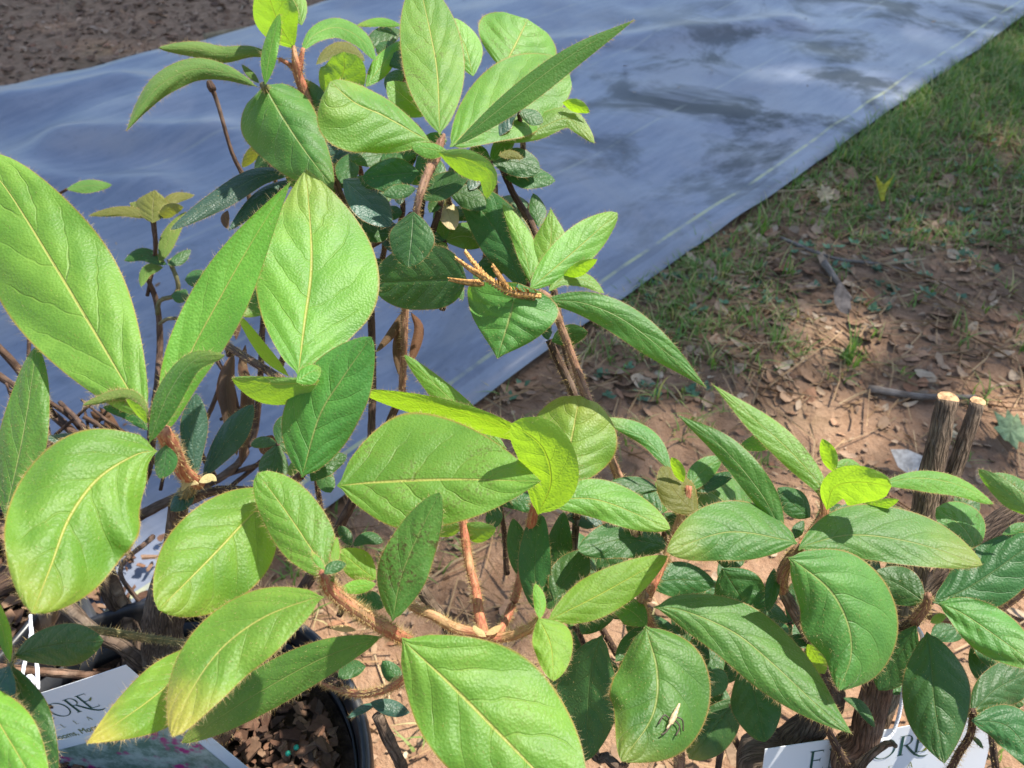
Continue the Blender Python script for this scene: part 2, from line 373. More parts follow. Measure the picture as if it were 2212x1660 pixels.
br('A_center', 'A', 'twig', [(385, 1090, .44, 14), (470, 1060, .42, 10), (570, 1060, .40, 10), (640, 1035, .375, 10), (655, 1020, .36, 9)], rough=.15, hair=.4)
br('A_ctop', 'A', 'twig', [(470, 735, .50, 8), (600, 815, .44, 9), (640, 840, .40, 8), (650, 820, .36, 7)], hair=.3)
br('A_ul', 'A', 'twig', [(800, 1000, .50, 9), (805, 780, .50, 8), (790, 560, .49, 8), (735, 420, .48, 8), (690, 300, .465, 9)], rough=.15)
br('A_ultop', 'A', 'stem', [(690, 300, .465, 9), (665, 220, .46, 10), (645, 165, .455, 11), (638, 130, .45, 8), (634, 100, .45, 4)], hair=1.2)
br('A_ulpet', 'A', 'stem', [(644, 160, .455, 7), (625, 140, .452, 5), (602, 127, .45, 4)], hair=1.2)
br('A_ulpet2', 'A', 'stem', [(646, 160, .455, 7), (650, 130, .453, 6), (655, 104, .452, 4)], hair=1.2)
br('A_ulfront', 'A', 'greenstem', [(640, 380, .50, 7), (615, 290, .49, 7), (585, 215, .462, 8), (568, 184, .432, 7)], hair=1.0)
br('A_front', 'A', 'stem', [(690, 1470, .46, 8), (780, 1500, .42, 8), (870, 1470, .36, 9), (895, 1400, .33, 10), (850, 1368, .31, 15), (780, 1325, .30, 15), (715, 1275, .29, 15), (700, 1235, .285, 12)], hair=2.0)
br('A_frontjoin', 'A', 'twig', [A0[:3]+(14,), (560, 1500, .51, 11), (690, 1470, .46, 9), (735, 1478, .44, 8)], rough=.15, hair=.3)
br('A_f2', 'A', 'stem', [(835, 1255, .36, 8), (862, 1290, .35, 9), (905, 1318, .34, 10), (940, 1332, .335, 11), (985, 1358, .34, 12), (1050, 1372, .34, 11), (1085, 1378, .34, 11), (1145, 1358, .335, 11), (1165, 1338, .33, 9)], hair=1.8)
br('A_f3', 'A', 'stem', [(1045, 1372, .345, 13), (1036, 1335, .355, 12), (1028, 1275, .37, 10), (1014, 1222, .38, 10), (1003, 1150, .385, 10), (1000, 1110, .385, 8)], hair=1.8)
br('A_f4', 'A', 'stem', [(1070, 1385, .40, 9), (1110, 1300, .43, 9), (1138, 1190, .425, 10), (1150, 1120, .40, 11), (1165, 1060, .37, 9)], hair=1.4)
br('A_dead', 'A', 'bark', [(870, 1660, .47, 13), (840, 1600, .46, 14), (815, 1545, .455, 13)], rough=.2)
br('A_dead2', 'A', 'bark', [(985, 1400, .44, 12), (962, 1345, .43, 13), (915, 1280, .43, 12), (890, 1220, .43, 9)], rough=.25)

# upper left shoot
L('A_ultop', 'g', [(634, 104), (600, 48), (568, -45)], .452, 42, 46, u=True, pk=.5, g=-.7)
L('A_ultop', 'g', [(652, 55), (640, 10), (600, -50)], .47, 30, 22, g=.4)
L('A_ultop', 'f', [(604, 128), (545, 112), (480, 118), (420, 106), (343, 104)], .45, 18, 17, hair=3, g=.2, curl=.9, pk=.6)
L('A_ultop', 'g', [(650, 112), (682, 74), (730, 60), (780, 85), (812, 132)], .452, 20, 22, g=.9, hair=1.5)
L('A_ultop', 'g', [(700, 225), (722, 195), (742, 155), (742, 112)], .46, 46, 50, u=True, e=.5, pk=.55, gx=-.5)
L('A_ultop', 'o', [(683, 140), (710, 116), (745, 108), (788, 132)], .445, 16, 16, e=.5, pk=.5, g=.6, hair=1.5)
L('A_ultop', 'm', [(704, 284), (680, 225), (648, 170)], .46, 30, 30, u=True, g=-.3, fl=1, yt=.3)
L('A_ulfront', 'g', [(573, 183), (585, 105), (604, 30)], .43, 17, 16, g=.15, gx=-.7, hair=1.3)
L('A_ulfront', 'f', [(556, 188), (490, 158), (420, 150), (352, 180), (308, 228), (273, 283)], .435, 26, 24, hair=3, g=.35, curl=.9, pk=.55, e=1.0)
L('A_ulfront', 'n', [(571, 184), (612, 255), (662, 330), (720, 406)], .446, 62, 88, g=.35, gx=-.05, pk=.30, e=.75, curl=.6, hair=1.6, a=.5)
L('A_ulfront', 'f', [(560, 180), (540, 160), (522, 140)], .44, 7, 7, hair=2)
# top rosette
L('A_top', 'g', [(950, 292), (945, 160), (929, 67), (903, -48)], .368, 70, 60, pk=.5, g=.78, gx=.5, curl=.15, hair=1.4)
L('A_top', 'g', [(972, 318), (1075, 228), (1228, 150)], .382, 74, 84, pk=.6, e=.42, g=.85, gx=.4, curl=.3, hair=1.4)
L('A_top', 'n', [(978, 318), (1104, 216), (1237, 117), (1371, 43)], .362, 20, 32, pk=.5, e=1.05, g=.15, gx=-.35, curl=.2, hair=1.3)
L('A_top', 'g', [(1085, 150), (1112, 100), (1140, 42)], .44, 88, 84, pk=.55, e=.38, gx=.4, g=.75, curl=.4, hair=1.6)
L('A_top', 'g', [(1022, 165), (1005, 100), (972, 38)], .43, 30, 32, g=.4)
L('A_top', 'g', [(930, 307), (830, 250), (768, 222), (713, 177)], .366, 98, 36, pk=.68, e=.55, g=.5, gx=.45, curl=.55, hair=1.4)
L('A_top', 'g', [(968, 328), (930, 322), (888, 314)], .362, 20, 12, g=.3, e=.5, hair=1.4)
L('A_top', 'g', [(948, 330), (1012, 346), (1058, 380), (1052, 430)], .360, 20, 34, u=True, g=-.5, gx=-.3, pk=.4, hair=1.2)
L('A_top', 'm', [(985, 308), (1060, 288), (1142, 286)], .40, 20, 14, g=.4)
L('A_top', 'g', [(1082, 308), (1160, 280), (1222, 256), (1255, 278), (1284, 310)], .41, 26, 22, g=.4, hair=1.2)
L('A_top', 'y', [(1215, 222), (1245, 228), (1274, 243)], .42, 13, 14, u=True)
L('A_top', 'o', [(1076, 336), (1105, 334), (1130, 343)], .40, 9, 9, hair=1.4)
L('A_top', 'g', [(922, 250), (880, 215), (836, 178)], .40, 34, 30, g=.5, gx=.4)
L('A_top', 'g', [(790, 188), (828, 138), (868, 88)], .42, 20, 20, g=.3, hair=1.4)
L('A_top', 'g', [(868, 56), (820, 50), (770, 56)], .45, 8, 11)
L('A_top', 'm', [(868, 68), (825, 80), (788, 98)], .455, 24, 20, fl=.6)
L('A_top', 'm', [(885, 318), (820, 335), (755, 345)], .40, 26, 34)
L('A_top', 'm', [(905, 372), (845, 378), (782, 386)], .405, 38, 34)
L('A_top', 'm', [(898, 408), (862, 414), (826, 420)], .40, 16, 15)
L('A_top', 'b', [(742, 388), (790, 430), (845, 490)], .41, 36, 38, g=.9, gx=.5)
L('A_top', 'm', [(850, 505), (805, 500), (765, 465)], .43, 22, 28)
L('A_top', 'm', [(915, 432), (955, 405), (1012, 378)], .40, 28, 26, gx=-.3)
L('A_top', 'm', [(893, 458), (890, 510), (882, 578)], .372, 46, 46, g=.3, gx=-.4, pk=.5, e=.6)
L('A_top', 'm', [(1008, 603), (920, 606), (808, 612)], .385, 62, 76, pk=.4, e=.4, a=.5, g=.1, gx=-.5, curl=.1)
L('A_top', 'm', [(1000, 560), (985, 600), (1000, 650)], .43, 14, 14)
L('A_top', 'm', [(1086, 378), (1135, 380), (1200, 391)], .45, 22, 26, g=.8)
L('A_top', 'p', [(955, 430), (968, 460), (982, 497)], .44, 20, 21, e=.5, hair=0)
L('A_top', 'o', [(930, 455), (950, 440), (965, 430)], .43, 10, 10)
br('A_toptwig', 'A', 'twig', [(1240, 850, .47, 7), (1190, 600, .46, 8), (1150, 490, .46, 9), (1110, 420, .455, 7), (1085, 365, .45, 7), (1070, 330, .45, 5)], rough=.2)
br('A_twigx', 'A', 'twig', [(780, 550, .47, 7), (800, 533, .46, 7), (848, 503, .44, 6), (888, 462, .40, 5)], rough=.2)
br('A_twigy', 'A', 'twig', [(935, 500, .44, 7), (950, 450, .43, 7), (955, 420, .42, 5)], rough=.2)
L('A_toptwig', 'm', [(1165, 492), (1158, 455), (1152, 418)], .46, 14, 20)
# big left rosette
L('A_left', 'g', [(322, 905), (293, 866), (230, 760), (110, 560), (8, 400), (-60, 335)], .30, 130, 108, pk=.52, g=.42, gx=.10, curl=.22, hair=.7)
L('A_left', 'g', [(352, 945), (395, 800), (475, 645), (555, 505), (628, 392)], .315, 58, 58, pk=.45, g=.32, gx=-.05, curl=-.3, hair=1.1, e=1.0)
L('A_left', 'n', [(322, 958), (362, 855), (415, 782), (486, 768)], .292, 24, 30, g=.3, gx=-.5, curl=.3, hair=1.0)
L('A_left', 'n', [(10, 1120), (50, 940), (80, 748)], .30, 48, 52, g=.25, gx=-.2, fl=.3, hair=1.0)
L('A_left', 'g', [(340, 975), (295, 982), (213, 1033), (150, 1118), (110, 1223), (70, 1326)], .288, 142, 128, pk=.5, g=.5, gx=.12, curl=.2, hair=1.0)
L('A_left', 'f', [(322, 918), (300, 870), (262, 855), (178, 876)], .295, 10, 14, hair=3, curl=.8)
L('A_left', 'y', [(318, 915), (298, 890), (272, 862)], .293, 6, 12, u=True)
L('A_left', 'm', [(320, 930), (280, 890), (222, 880)], .32, 18, 14)
L('A_left', 'b', [(318, 982), (210, 955), (92, 945)], .33, 20, 16, g=.9, gx=.5)
L('A_left', 'm', [(358, 962), (356, 1000), (344, 1034)], .30, 26, 22, gx=-.5)
L('A_mid', 'b', [(424, 1028), (416, 950), (424, 850)], .37, 26, 30, pk=.6, g=.2)
L('A_mid', 'b', [(438, 1032), (478, 970), (547, 874)], .38, 26, 30, pk=.6, g=.3)
L('A_mid', 'b', [(420, 1058), (395, 1080), (368, 1104)], .42, 20, 18)
L('A_mid', 'p', [(430, 1045), (405, 1042), (392, 1062)], .345, 8, 7, hair=0)
L('A_mid', 'p', [(430, 1042), (455, 1032), (468, 1040)], .345, 9, 9, hair=0)
L('A_mid', 'g', [(600, 1062), (545, 1110), (455, 1205), (342, 1318)], .32, 108, 98, pk=.5, e=.6, g=.55, gx=.15, curl=.3, hair=1.0)
# centre
L('A_ctop', 'g', [(644, 812), (657, 703), (673, 560), (661, 366)], .335, 110, 138, pk=.46, e=.9, g=.52, gx=.45, curl=.12, hair=.6)
L('A_ctop', 'y', [(624, 814), (570, 760), (512, 678)], .38, 12, 13, u=True)
L('A_ctop', 'g', [(690, 822), (600, 830), (500, 817)], .325, 44, 14, u=True, pk=.45, g=-.8, gx=-.3)
L('A_ctop', 'g', [(640, 826), (668, 806), (694, 796)], .322, 16, 24, e=.5, g=.5)
L('A_center', 'n', [(652, 1032), (690, 900), (738, 820), (802, 728)], .325, 76, 78, pk=.42, g=.42, gx=.0, curl=.35, hair=.9)
L('A_center', 'm', [(672, 1040), (700, 1005), (750, 985)], .345, 24, 24)
L('A_f4', 'g', [(728, 1050), (820, 1042), (980, 1036), (1168, 1040)], .33, 136, 102, pk=.4, e=.95, a=.8, g=.58, gx=.10, curl=.2, hair=.8)
L('A_f4', 'y', [(1162, 1112), (1190, 1040), (1170, 965), (1105, 915)], .345, 66, 60, u=True, pk=.45, e=.55, g=-.75, gx=-.35, hair=.8)
L('A_f4', 'y', [(1160, 950), (1040, 905), (920, 872), (785, 845)], .352, 30, 18, u=True, pk=.4, e=.45, a=.6, g=-.9, gx=-.15, hair=1.3)
L('A_f4', 'g', [(1095, 970), (1040, 925), (960, 850), (873, 767)], .375, 28, 22, g=.5, gx=.0, hair=1.4)
L('A_f4', 'g', [(1208, 1055), (1232, 960), (1252, 855)], .375, 84, 92, pk=.5, e=.42, g=.4, gx=.15, curl=.45, hair=1.8)
L('A_f4', 'g', [(1170, 1085), (1290, 1080), (1448, 1143)], .355, 44, 40, pk=.5, g=.65, gx=.1, hair=1.1)
L('A_f3', 'g', [(1000, 1135), (1035, 1145), (1072, 1142)], .385, 16, 26, u=True, g=-.2)
L('A_f3', 'g', [(1000, 1135), (970, 1145), (945, 1158)], .39, 14, 14, u=True, g=-.2)
# front shoots
L('A_front', 'g', [(722, 1258), (690, 1212), (620, 1108), (556, 1022)], .285, 56, 66, pk=.5, e=.55, g=.45, gx=.1, hair=1.3)
L('A_front', 'g', [(700, 1290), (660, 1298), (567, 1335), (480, 1400), (415, 1490), (372, 1592)], .272, 80, 68, pk=.45, g=.5, gx=.05, curl=.25, yt=.9, hair=1.2)
L('A_front', 'g', [(455, 1380), (400, 1445), (320, 1515), (187, 1607)], .295, 68, 52, pk=.45, e=1.0, g=.75, gx=.25, yt=1, hair=1.0)
L('A_front', 'n', [(828, 1374), (690, 1425), (545, 1505), (392, 1605)], .315, 46, 46, pk=.5, g=.15, gx=-.35, hair=1.2)
L('A_front', 'n', [(848, 1342), (866, 1250), (902, 1160), (950, 1064)], .295, 52, 52, pk=.42, g=.15, gx=-.3, fl=1, hair=.9)
L('A_front', 'y', [(812, 1252), (775, 1225), (732, 1188)], .325, 28, 34, hair=2.5)
L('A_front', 'y', [(812, 1262), (780, 1266), (735, 1274)], .32, 16, 14, hair=2.5)
L('A_front', 'g', [(702, 1232), (688, 1215), (672, 1192)], .275, 7, 7, hair=2, yt=.6)
L('A_front', 'm', [(700, 1240), (720, 1225), (748, 1218)], .28, 12, 14, hair=2)
L('A_front', 'y', [(706, 1235), (722, 1210), (728, 1160)], .285, 9, 9, hair=2)
L('A_front', 'g', [(868, 1378), (884, 1396), (970, 1476), (1057, 1563), (1255, 1765)], .285, 150, 128, pk=.5, e=.7, g=.5, gx=.1, curl=.18, hair=.8)
L('A_f2', 'y', [(1182, 1342), (1300, 1282), (1442, 1202)], .325, 44, 46, pk=.45, e=.75, g=.45, gx=.2, hair=1.8)
L('A_f2', 'y', [(1164, 1336), (1190, 1395), (1196, 1472)], .318, 46, 36, g=.6, gx=.2, hair=1.8, pk=.4)
L('A_f2', 'y', [(1166, 1338), (1166, 1300), (1156, 1260)], .325, 13, 13, hair=1.5)
L('A_f2', 'p', [(1050, 1372), (1068, 1362), (1084, 1352)], .335, 7, 7, hair=0, e=.5)
L('A_f2', 'p', [(1050, 1376), (1030, 1362), (1022, 1352)], .335, 7, 7, hair=0, e=.5)
L('A_front', 'p', [(770, 1362), (740, 1358), (712, 1356)], .305, 7, 7, hair=0)
L('A_frontjoin', 'm', [(868, 1472), (845, 1450), (826, 1428)], .42, 20, 18)
L('A_frontjoin', 'b', [(815, 1520), (785, 1532), (750, 1552)], .44, 8, 9, g=.9)
L('A_frontjoin', 'b', [(885, 1540), (845, 1530), (800, 1518)], .43, 18, 18)
L('A_frontjoin', 'm', [(790, 1440), (760, 1448), (730, 1465)], .43, 16, 22)
L('A_frontjoin', 'm', [(830, 1312), (800, 1298), (768, 1288)], .40, 20, 20)
# bottom left corner twig
L('A_cornertwig', 'm', [(30, 1418), (110, 1395), (224, 1384)], .30, 42, 46, pk=.58, g=.1, gx=-.4, hair=.4)
L('A_cornertwig', 'm', [(26, 1438), (62, 1545), (118, 1692)], .275, 44, 36, g=.1, gx=-.4, hair=.4)
L('A_cornertwig', 'g', [(22, 1430), (8, 1370), (-15, 1285)], .275, 16, 16, g=.3)
L('A_cornertwig', 'g', [(-60, 1470), (15, 1590), (100, 1735)], .25, 62, 60, g=.5, gx=.2)
L('A_cornertwig', 'b', [(20, 1440), (-10, 1500), (-40, 1560)], .272, 40, 36, gx=-.3)

# --- azalea on the right
br('B_trunk', 'B', 'redbark', [B0[:3]+(36,), (1835, 1690, .43, 35), (1868, 1590, .42, 33), (1898, 1480, .41, 30), (1925, 1390, .40, 22), (1975, 1340, .385, 13)], rough=.2, seg=12)
br('B_trunk2', 'B', 'bark', [(B0[0]-40, B0[1]+20, B0[2], 42), (1640, 1690, .45, 40), (1705, 1610, .445, 38), (1765, 1555, .44, 34), (1800, 1500, .43, 26), (1760, 1400, .41, 16), (1690, 1275, .375, 12)], rough=.2, seg=12)
br('B_twig', 'B', 'twig', [(1830, 1655, .405, 10), (1805, 1610, .40, 9), (1785, 1570, .395, 7)], hair=.4)
br('B_hook', 'B', 'bark', [(1850, 1660, .40, 13), (1880, 1632, .395, 9), (1905, 1615, .39, 8), (1922, 1605, .385, 7), (1935, 1612, .38, 5)], rough=.25)
br('B_cut', 'B', 'palebark', [(1840, 1680, .45, 27), (1915, 1500, .455, 27), (1962, 1300, .45, 27), (1992, 1130, .44, 27), (2020, 985, .435, 24), (2047, 864, .43, 22)], rough=.14, seg=16)
br('B_cut2', 'B', 'palebark', [(1985, 1240, .45, 18), (2022, 1130, .445, 18), (2062, 1015, .44, 17), (2092, 930, .436, 16), (2111, 872, .434, 15)], rough=.12, seg=14)
br('B_big', 'B', 'bark', [(1962, 1330, .47, 22), (2050, 1230, .47, 24), (2110, 1172, .47, 25), (2170, 1122, .47, 25), (2290, 1050, .47, 24)], rough=.2, seg=12)
br('B_right', 'B', 'twig', [(2040, 1690, .40, 8), (2070, 1630, .385, 8), (2095, 1590, .37, 8), (2102, 1548, .36, 8), (2100, 1530, .36, 6)], hair=1.0)
br('B_rstem', 'B', 'brownstem', [(2000, 1330, .40, 8), (2080, 1340, .40, 9), (2165, 1310, .39, 10), (2250, 1240, .38, 10)], hair=1.0)
br('B_node2', 'B', 'brownstem', [(1965, 1350, .388, 11), (1985, 1330, .38, 12), (2002, 1308, .372, 10), (2005, 1285, .368, 8)], hair=1.4)
br('B_node1', 'B', 'brownstem', [(1690, 1275, .375, 12), (1692, 1235, .36, 13), (1712, 1200, .348, 12), (1730, 1180, .345, 9)], hair=1.6)
br('B_shoot', 'B', 'stem', [(1708, 1210, .36, 8), (1745, 1160, .37, 9), (1775, 1120, .37, 10), (1782, 1090, .37, 10), (1778, 1050, .372, 7)], hair=1.6)
br('B_low', 'B', 'brownstem', [(1470, 1720, .44, 14), (1465, 1600, .43, 12), (1450, 1450, .41, 11), (1405, 1350, .37, 12), (1385, 1305, .355, 12), (1395, 1285, .35, 8)], hair=1.2)
br('B_low2', 'B', 'bark', [(B0[0]-120, B0[1]+10, B0[2], 14), (1360, 1690, .47, 12), (1290, 1640, .48, 11), (1260, 1500, .46, 9), (1235, 1300, .44, 9), (1245, 1120, .43, 8)], rough=.2)
br('B_low2b', 'B', 'twig', [(1330, 1680, .47, 9), (1365, 1620, .47, 8), (1385, 1500, .45, 8), (1382, 1340, .42, 8), (1384, 1110, .40, 4)], rough=.2)
br('B_low2c', 'B', 'twig', [(1545, 1700, .44, 7), (1562, 1600, .44, 7), (1590, 1500, .43, 6), (1600, 1430, .42, 6)], rough=.2)
br('B_mid', 'B', 'brownstem', [(1400, 1300, .40, 10), (1352, 1070, .405, 10), (1334, 1025, .405, 10), (1300, 945, .403, 10), (1265, 850, .40, 10), (1232, 760, .40, 9), (1206, 690, .398, 9), (1190, 650, .395, 9), (1165, 632, .39, 9)], hair=1.0, rough=.2)
br('B_mid2', 'B', 'twig', [(1245, 1120, .43, 9), (1262, 960, .42, 9), (1240, 855, .415, 9), (1214, 795, .412, 10), (1186, 735, .41, 8)], hair=.7, rough=.2)
br('B_sub', 'B', 'stem', [(1400, 1290, .385, 9), (1440, 1200, .39, 9), (1480, 1090, .39, 9), (1488, 1050, .39, 7)], hair=1.4)
# middle rosette
L('B_mid', 'g', [(1143, 627), (1230, 552), (1334, 460)], .388, 42, 36, pk=.5, e=.6, g=.5, gx=.2, hair=1.2)
L('B_mid', 'g', [(1152, 622), (1128, 530), (1086, 441)], .40, 16, 26, g=.4, hair=1.3)
L('B_mid', 'g', [(1160, 622), (1188, 540), (1190, 450)], .402, 40, 40, g=.35, hair=2.2, e=1.2)
L('B_mid', 'y', [(1215, 598), (1255, 575), (1290, 560)], .40, 10, 18, u=True)
L('B_mid', 'g', [(1185, 630), (1215, 604), (1262, 606), (1305, 634)], .392, 16, 15, g=.6, hair=1.6)
L('B_mid', 'n', [(1172, 648), (1260, 655), (1345, 690), (1435, 758), (1526, 838)], .382, 32, 36, pk=.45, e=1.0, g=.2, gx=.0, curl=.3, hair=2)
L('B_mid', 'n', [(1110, 648), (1100, 690), (1074, 775)], .372, 94, 100, pk=.3, e=1.1, a=.55, sw=38, g=.25, gx=-.05, curl=.35, hair=1.2)
L('B_mid', 'm', [(1132, 626), (1092, 530), (990, 388)], .405, 46, 60, pk=.45, g=.1, gx=-.35, hair=.8)
L('B_mid2', 'm', [(1192, 738), (1230, 722), (1270, 718)], .408, 20, 24, g=0, gx=-.4)
L('B_mid2', 'm', [(1184, 735), (1180, 715), (1190, 700)], .408, 10, 12)
# around the centre, behind
L('B_sub', 'n', [(1450, 1018), (1395, 950), (1300, 904)], .395, 14, 24, g=.5, hair=1.6)
L('B_sub', 'y', [(1476, 1042), (1465, 1015), (1450, 988)], .39, 12, 13, u=True)
L('B_sub', 'm', [(1422, 1058), (1375, 1045), (1320, 1040)], .40, 22, 14)
L('B_sub', 'o', [(1505, 1112), (1460, 1065), (1428, 1008)], .385, 34, 38, e=.6, hair=1.6)
L('B_sub', 'n', [(1488, 1062), (1515, 1020), (1560, 988)], .395, 24, 24)
L('B_sub', 'm', [(1490, 1060), (1540, 1040), (1590, 1020)], .40, 14, 18)
L('B_sub', 'n', [(1635, 1140), (1560, 1080), (1492, 1042)], .40, 48, 50, pk=.55, e=.5, g=.8, gx=.4)
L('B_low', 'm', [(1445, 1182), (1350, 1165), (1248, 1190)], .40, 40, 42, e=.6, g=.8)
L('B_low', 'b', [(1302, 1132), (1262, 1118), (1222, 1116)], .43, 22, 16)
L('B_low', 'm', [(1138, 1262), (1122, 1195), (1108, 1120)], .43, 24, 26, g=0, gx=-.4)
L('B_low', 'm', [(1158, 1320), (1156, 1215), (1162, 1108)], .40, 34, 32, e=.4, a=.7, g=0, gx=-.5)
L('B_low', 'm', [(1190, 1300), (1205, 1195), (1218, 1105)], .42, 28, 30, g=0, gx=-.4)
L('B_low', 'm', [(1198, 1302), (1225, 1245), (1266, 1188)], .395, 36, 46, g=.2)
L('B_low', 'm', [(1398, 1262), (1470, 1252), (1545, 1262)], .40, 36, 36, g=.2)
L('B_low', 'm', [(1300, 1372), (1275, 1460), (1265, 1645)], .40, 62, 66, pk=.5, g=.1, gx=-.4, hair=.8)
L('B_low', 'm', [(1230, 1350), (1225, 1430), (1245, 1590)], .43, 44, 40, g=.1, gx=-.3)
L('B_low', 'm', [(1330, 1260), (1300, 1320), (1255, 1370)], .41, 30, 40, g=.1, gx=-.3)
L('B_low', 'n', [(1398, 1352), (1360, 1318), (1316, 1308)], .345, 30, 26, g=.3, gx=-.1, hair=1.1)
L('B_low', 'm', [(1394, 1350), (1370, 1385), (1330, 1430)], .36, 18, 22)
BUGLEAF = L('B_low', 'n', [(1394, 1352), (1420, 1455), (1408, 1550), (1342, 1645)], .335, 112, 98, pk=.45, e=.75, g=.42, gx=.12, curl=.4, fl=.25, yt=.25, hair=1.3)
L('B_low', 'n', [(1412, 1312), (1475, 1319), (1585, 1366), (1675, 1439), (1775, 1533), (1840, 1586)], .34, 68, 62, pk=.45, e=.95, g=.5, gx=.15, curl=.35, hair=1.4)
L('B_low', 'm', [(1535, 1440), (1545, 1475), (1540, 1505)], .40, 28, 26)
# front rosette right
L('B_node1', 'n', [(1722, 1175), (1690, 1165), (1570, 1150), (1440, 1192)], .338, 60, 66, pk=.5, e=.7, a=.8, g=.62, gx=.05, curl=.3, hair=1.3)
L('B_node1', 'n', [(1725, 1190), (1742, 1178), (1842, 1156), (1975, 1173), (2122, 1221)], .34, 66, 52, pk=.42, g=.6, gx=.15, curl=.25, yt=.35, hair=1.4)
L('B_node1', 'n', [(1702, 1205), (1730, 1222), (1795, 1278), (1832, 1350), (1838, 1420), (1812, 1492)], .33, 106, 90, pk=.48, e=.75, a=.85, g=.42, gx=.12, curl=.45, hair=1.8)
L('B_node1', 'n', [(1692, 1165), (1650, 1075), (1565, 972), (1463, 896)], .345, 26, 34, pk=.42, e=1.0, g=.15, gx=-.3, hair=1.2)
L('B_node1', 'm', [(1750, 1118), (1715, 1090), (1680, 1054)], .375, 26, 30, g=.2)
L('B_node1', 'm', [(1560, 1228), (1600, 1290), (1640, 1355)], .385, 56, 52, g=.1, gx=-.4, hair=.6)
L('B_node1', 'm', [(1470, 1300), (1530, 1340), (1570, 1400)], .395, 36, 36, g=.1, gx=-.4, hair=.6)
L('B_node1', 'm', [(1672, 1228), (1668, 1275), (1658, 1322)], .37, 15, 15)
L('B_node1', 'm', [(1715, 1165), (1722, 1148), (1736, 1125)], .36, 12, 12)
# back shoot of it
L('B_shoot', 'g', [(1780, 1092), (1768, 1045), (1700, 968), (1622, 900), (1537, 829)], .37, 30, 28, pk=.42, e=1.15, g=.5, gx=.2, curl=.2, hair=1.5)
L('B_shoot', 'y', [(1802, 1020), (1792, 985), (1776, 948)], .368, 18, 16, u=True)
L('B_shoot', 'y', [(1786, 1102), (1800, 1055), (1850, 1042), (1926, 1050)], .358, 34, 46, u=True, pk=.5, e=.4, a=.8, g=-.75, gx=-.3)
L('B_shoot', 'g', [(1900, 1045), (1985, 1033), (2070, 1048), (2146, 1089)], .375, 16, 28, g=.6, hair=1.8)
L('B_shoot', 'y', [(1850, 1096), (1895, 1092), (1942, 1080)], .365, 12, 14, u=True)
L('B_shoot', 'g', [(1800, 1010), (1830, 1000), (1862, 1012)], .375, 9, 10)
L('B_shoot', 'm', [(1694, 942), (1645, 955), (1596, 968)], .39, 18, 20, gx=-.4, u=True)
L('B_shoot', 'm', [(1790, 1130), (1835, 1110), (1900, 1112)], .375, 22, 22)
# far right rosette
L('B_node2', 'n', [(2232, 1115), (2180, 1065), (2113, 1014)], .37, 26, 18, u=True, g=-.2, hair=1.6)
L('B_node2', 'n', [(2240, 1090), (2190, 1050), (2140, 1024)], .375, 26, 20, hair=1.5, g=.5)
L('B_node2', 'n', [(2112, 1192), (2080, 1140), (2022, 1098)], .385, 38, 46, pk=.5, e=.6)
L('B_node2', 'm', [(2015, 1302), (2100, 1265), (2250, 1160)], .375, 64, 70, pk=.5, g=.15, gx=-.3, hair=.5)
L('B_node2', 'm', [(1998, 1302), (1945, 1265), (1885, 1238)], .38, 40, 38, g=.2, gx=-.4, hair=.5)
L('B_node2', 'n', [(2028, 1302), (2095, 1335), (2250, 1445)], .36, 50, 46, pk=.45, g=.5, gx=.1)
L('B_node2', 'm', [(1978, 1352), (1945, 1410), (1898, 1492)], .378, 42, 40, pk=.6, g=.1, gx=-.4, hair=.5)
L('B_node2', 'm', [(2002, 1365), (2010, 1420), (2020, 1530), (2040, 1650)], .368, 76, 66, pk=.5, e=.9, g=.25, gx=-.1, hair=.6)
L('B_node2', 'n', [(2165, 1155), (2200, 1142), (2240, 1140)], .38, 12, 10)
L('B_node2', 'y', [(2010, 1345), (2030, 1335), (2045, 1330)], .39, 10, 10)
L('B_right', 'm', [(2098, 1545), (2150, 1490), (2235, 1448)], .36, 46, 46, pk=.6, e=.6, g=.4, hair=.6)
L('B_right', 'm', [(2098, 1556), (2180, 1572), (2250, 1668)], .355, 44, 40, g=.4, hair=1.2)
L('B_right', 'm', [(2098, 1590), (2112, 1602), (2124, 1618)], .37, 5, 5)
L('B_low2c', 'm', [(1608, 1432), (1635, 1520), (1652, 1604)], .405, 48, 52, pk=.5, e=.6, g=.2, gx=-.2, hair=.5)
L('B_low2c', 'm', [(1592, 1508), (1545, 1570), (1488, 1640)], .425, 48, 42, pk=.5, e=.6, g=.2, fl=1, yt=.5, hair=.3)
L('B_trunk2', 'm', [(1695, 1392), (1678, 1372), (1655, 1352)], .42, 24, 28)
L('B_trunk2', 'm', [(1738, 1402), (1730, 1372), (1722, 1340)], .40, 18, 18)
L('B_trunk2', 'y', [(1745, 1392), (1765, 1425), (1782, 1456)], .40, 20, 24, u=True)
L('B_trunk', 'm', [(1822, 1508), (1858, 1525), (1890, 1572)], .39, 11, 12, hair=.4)

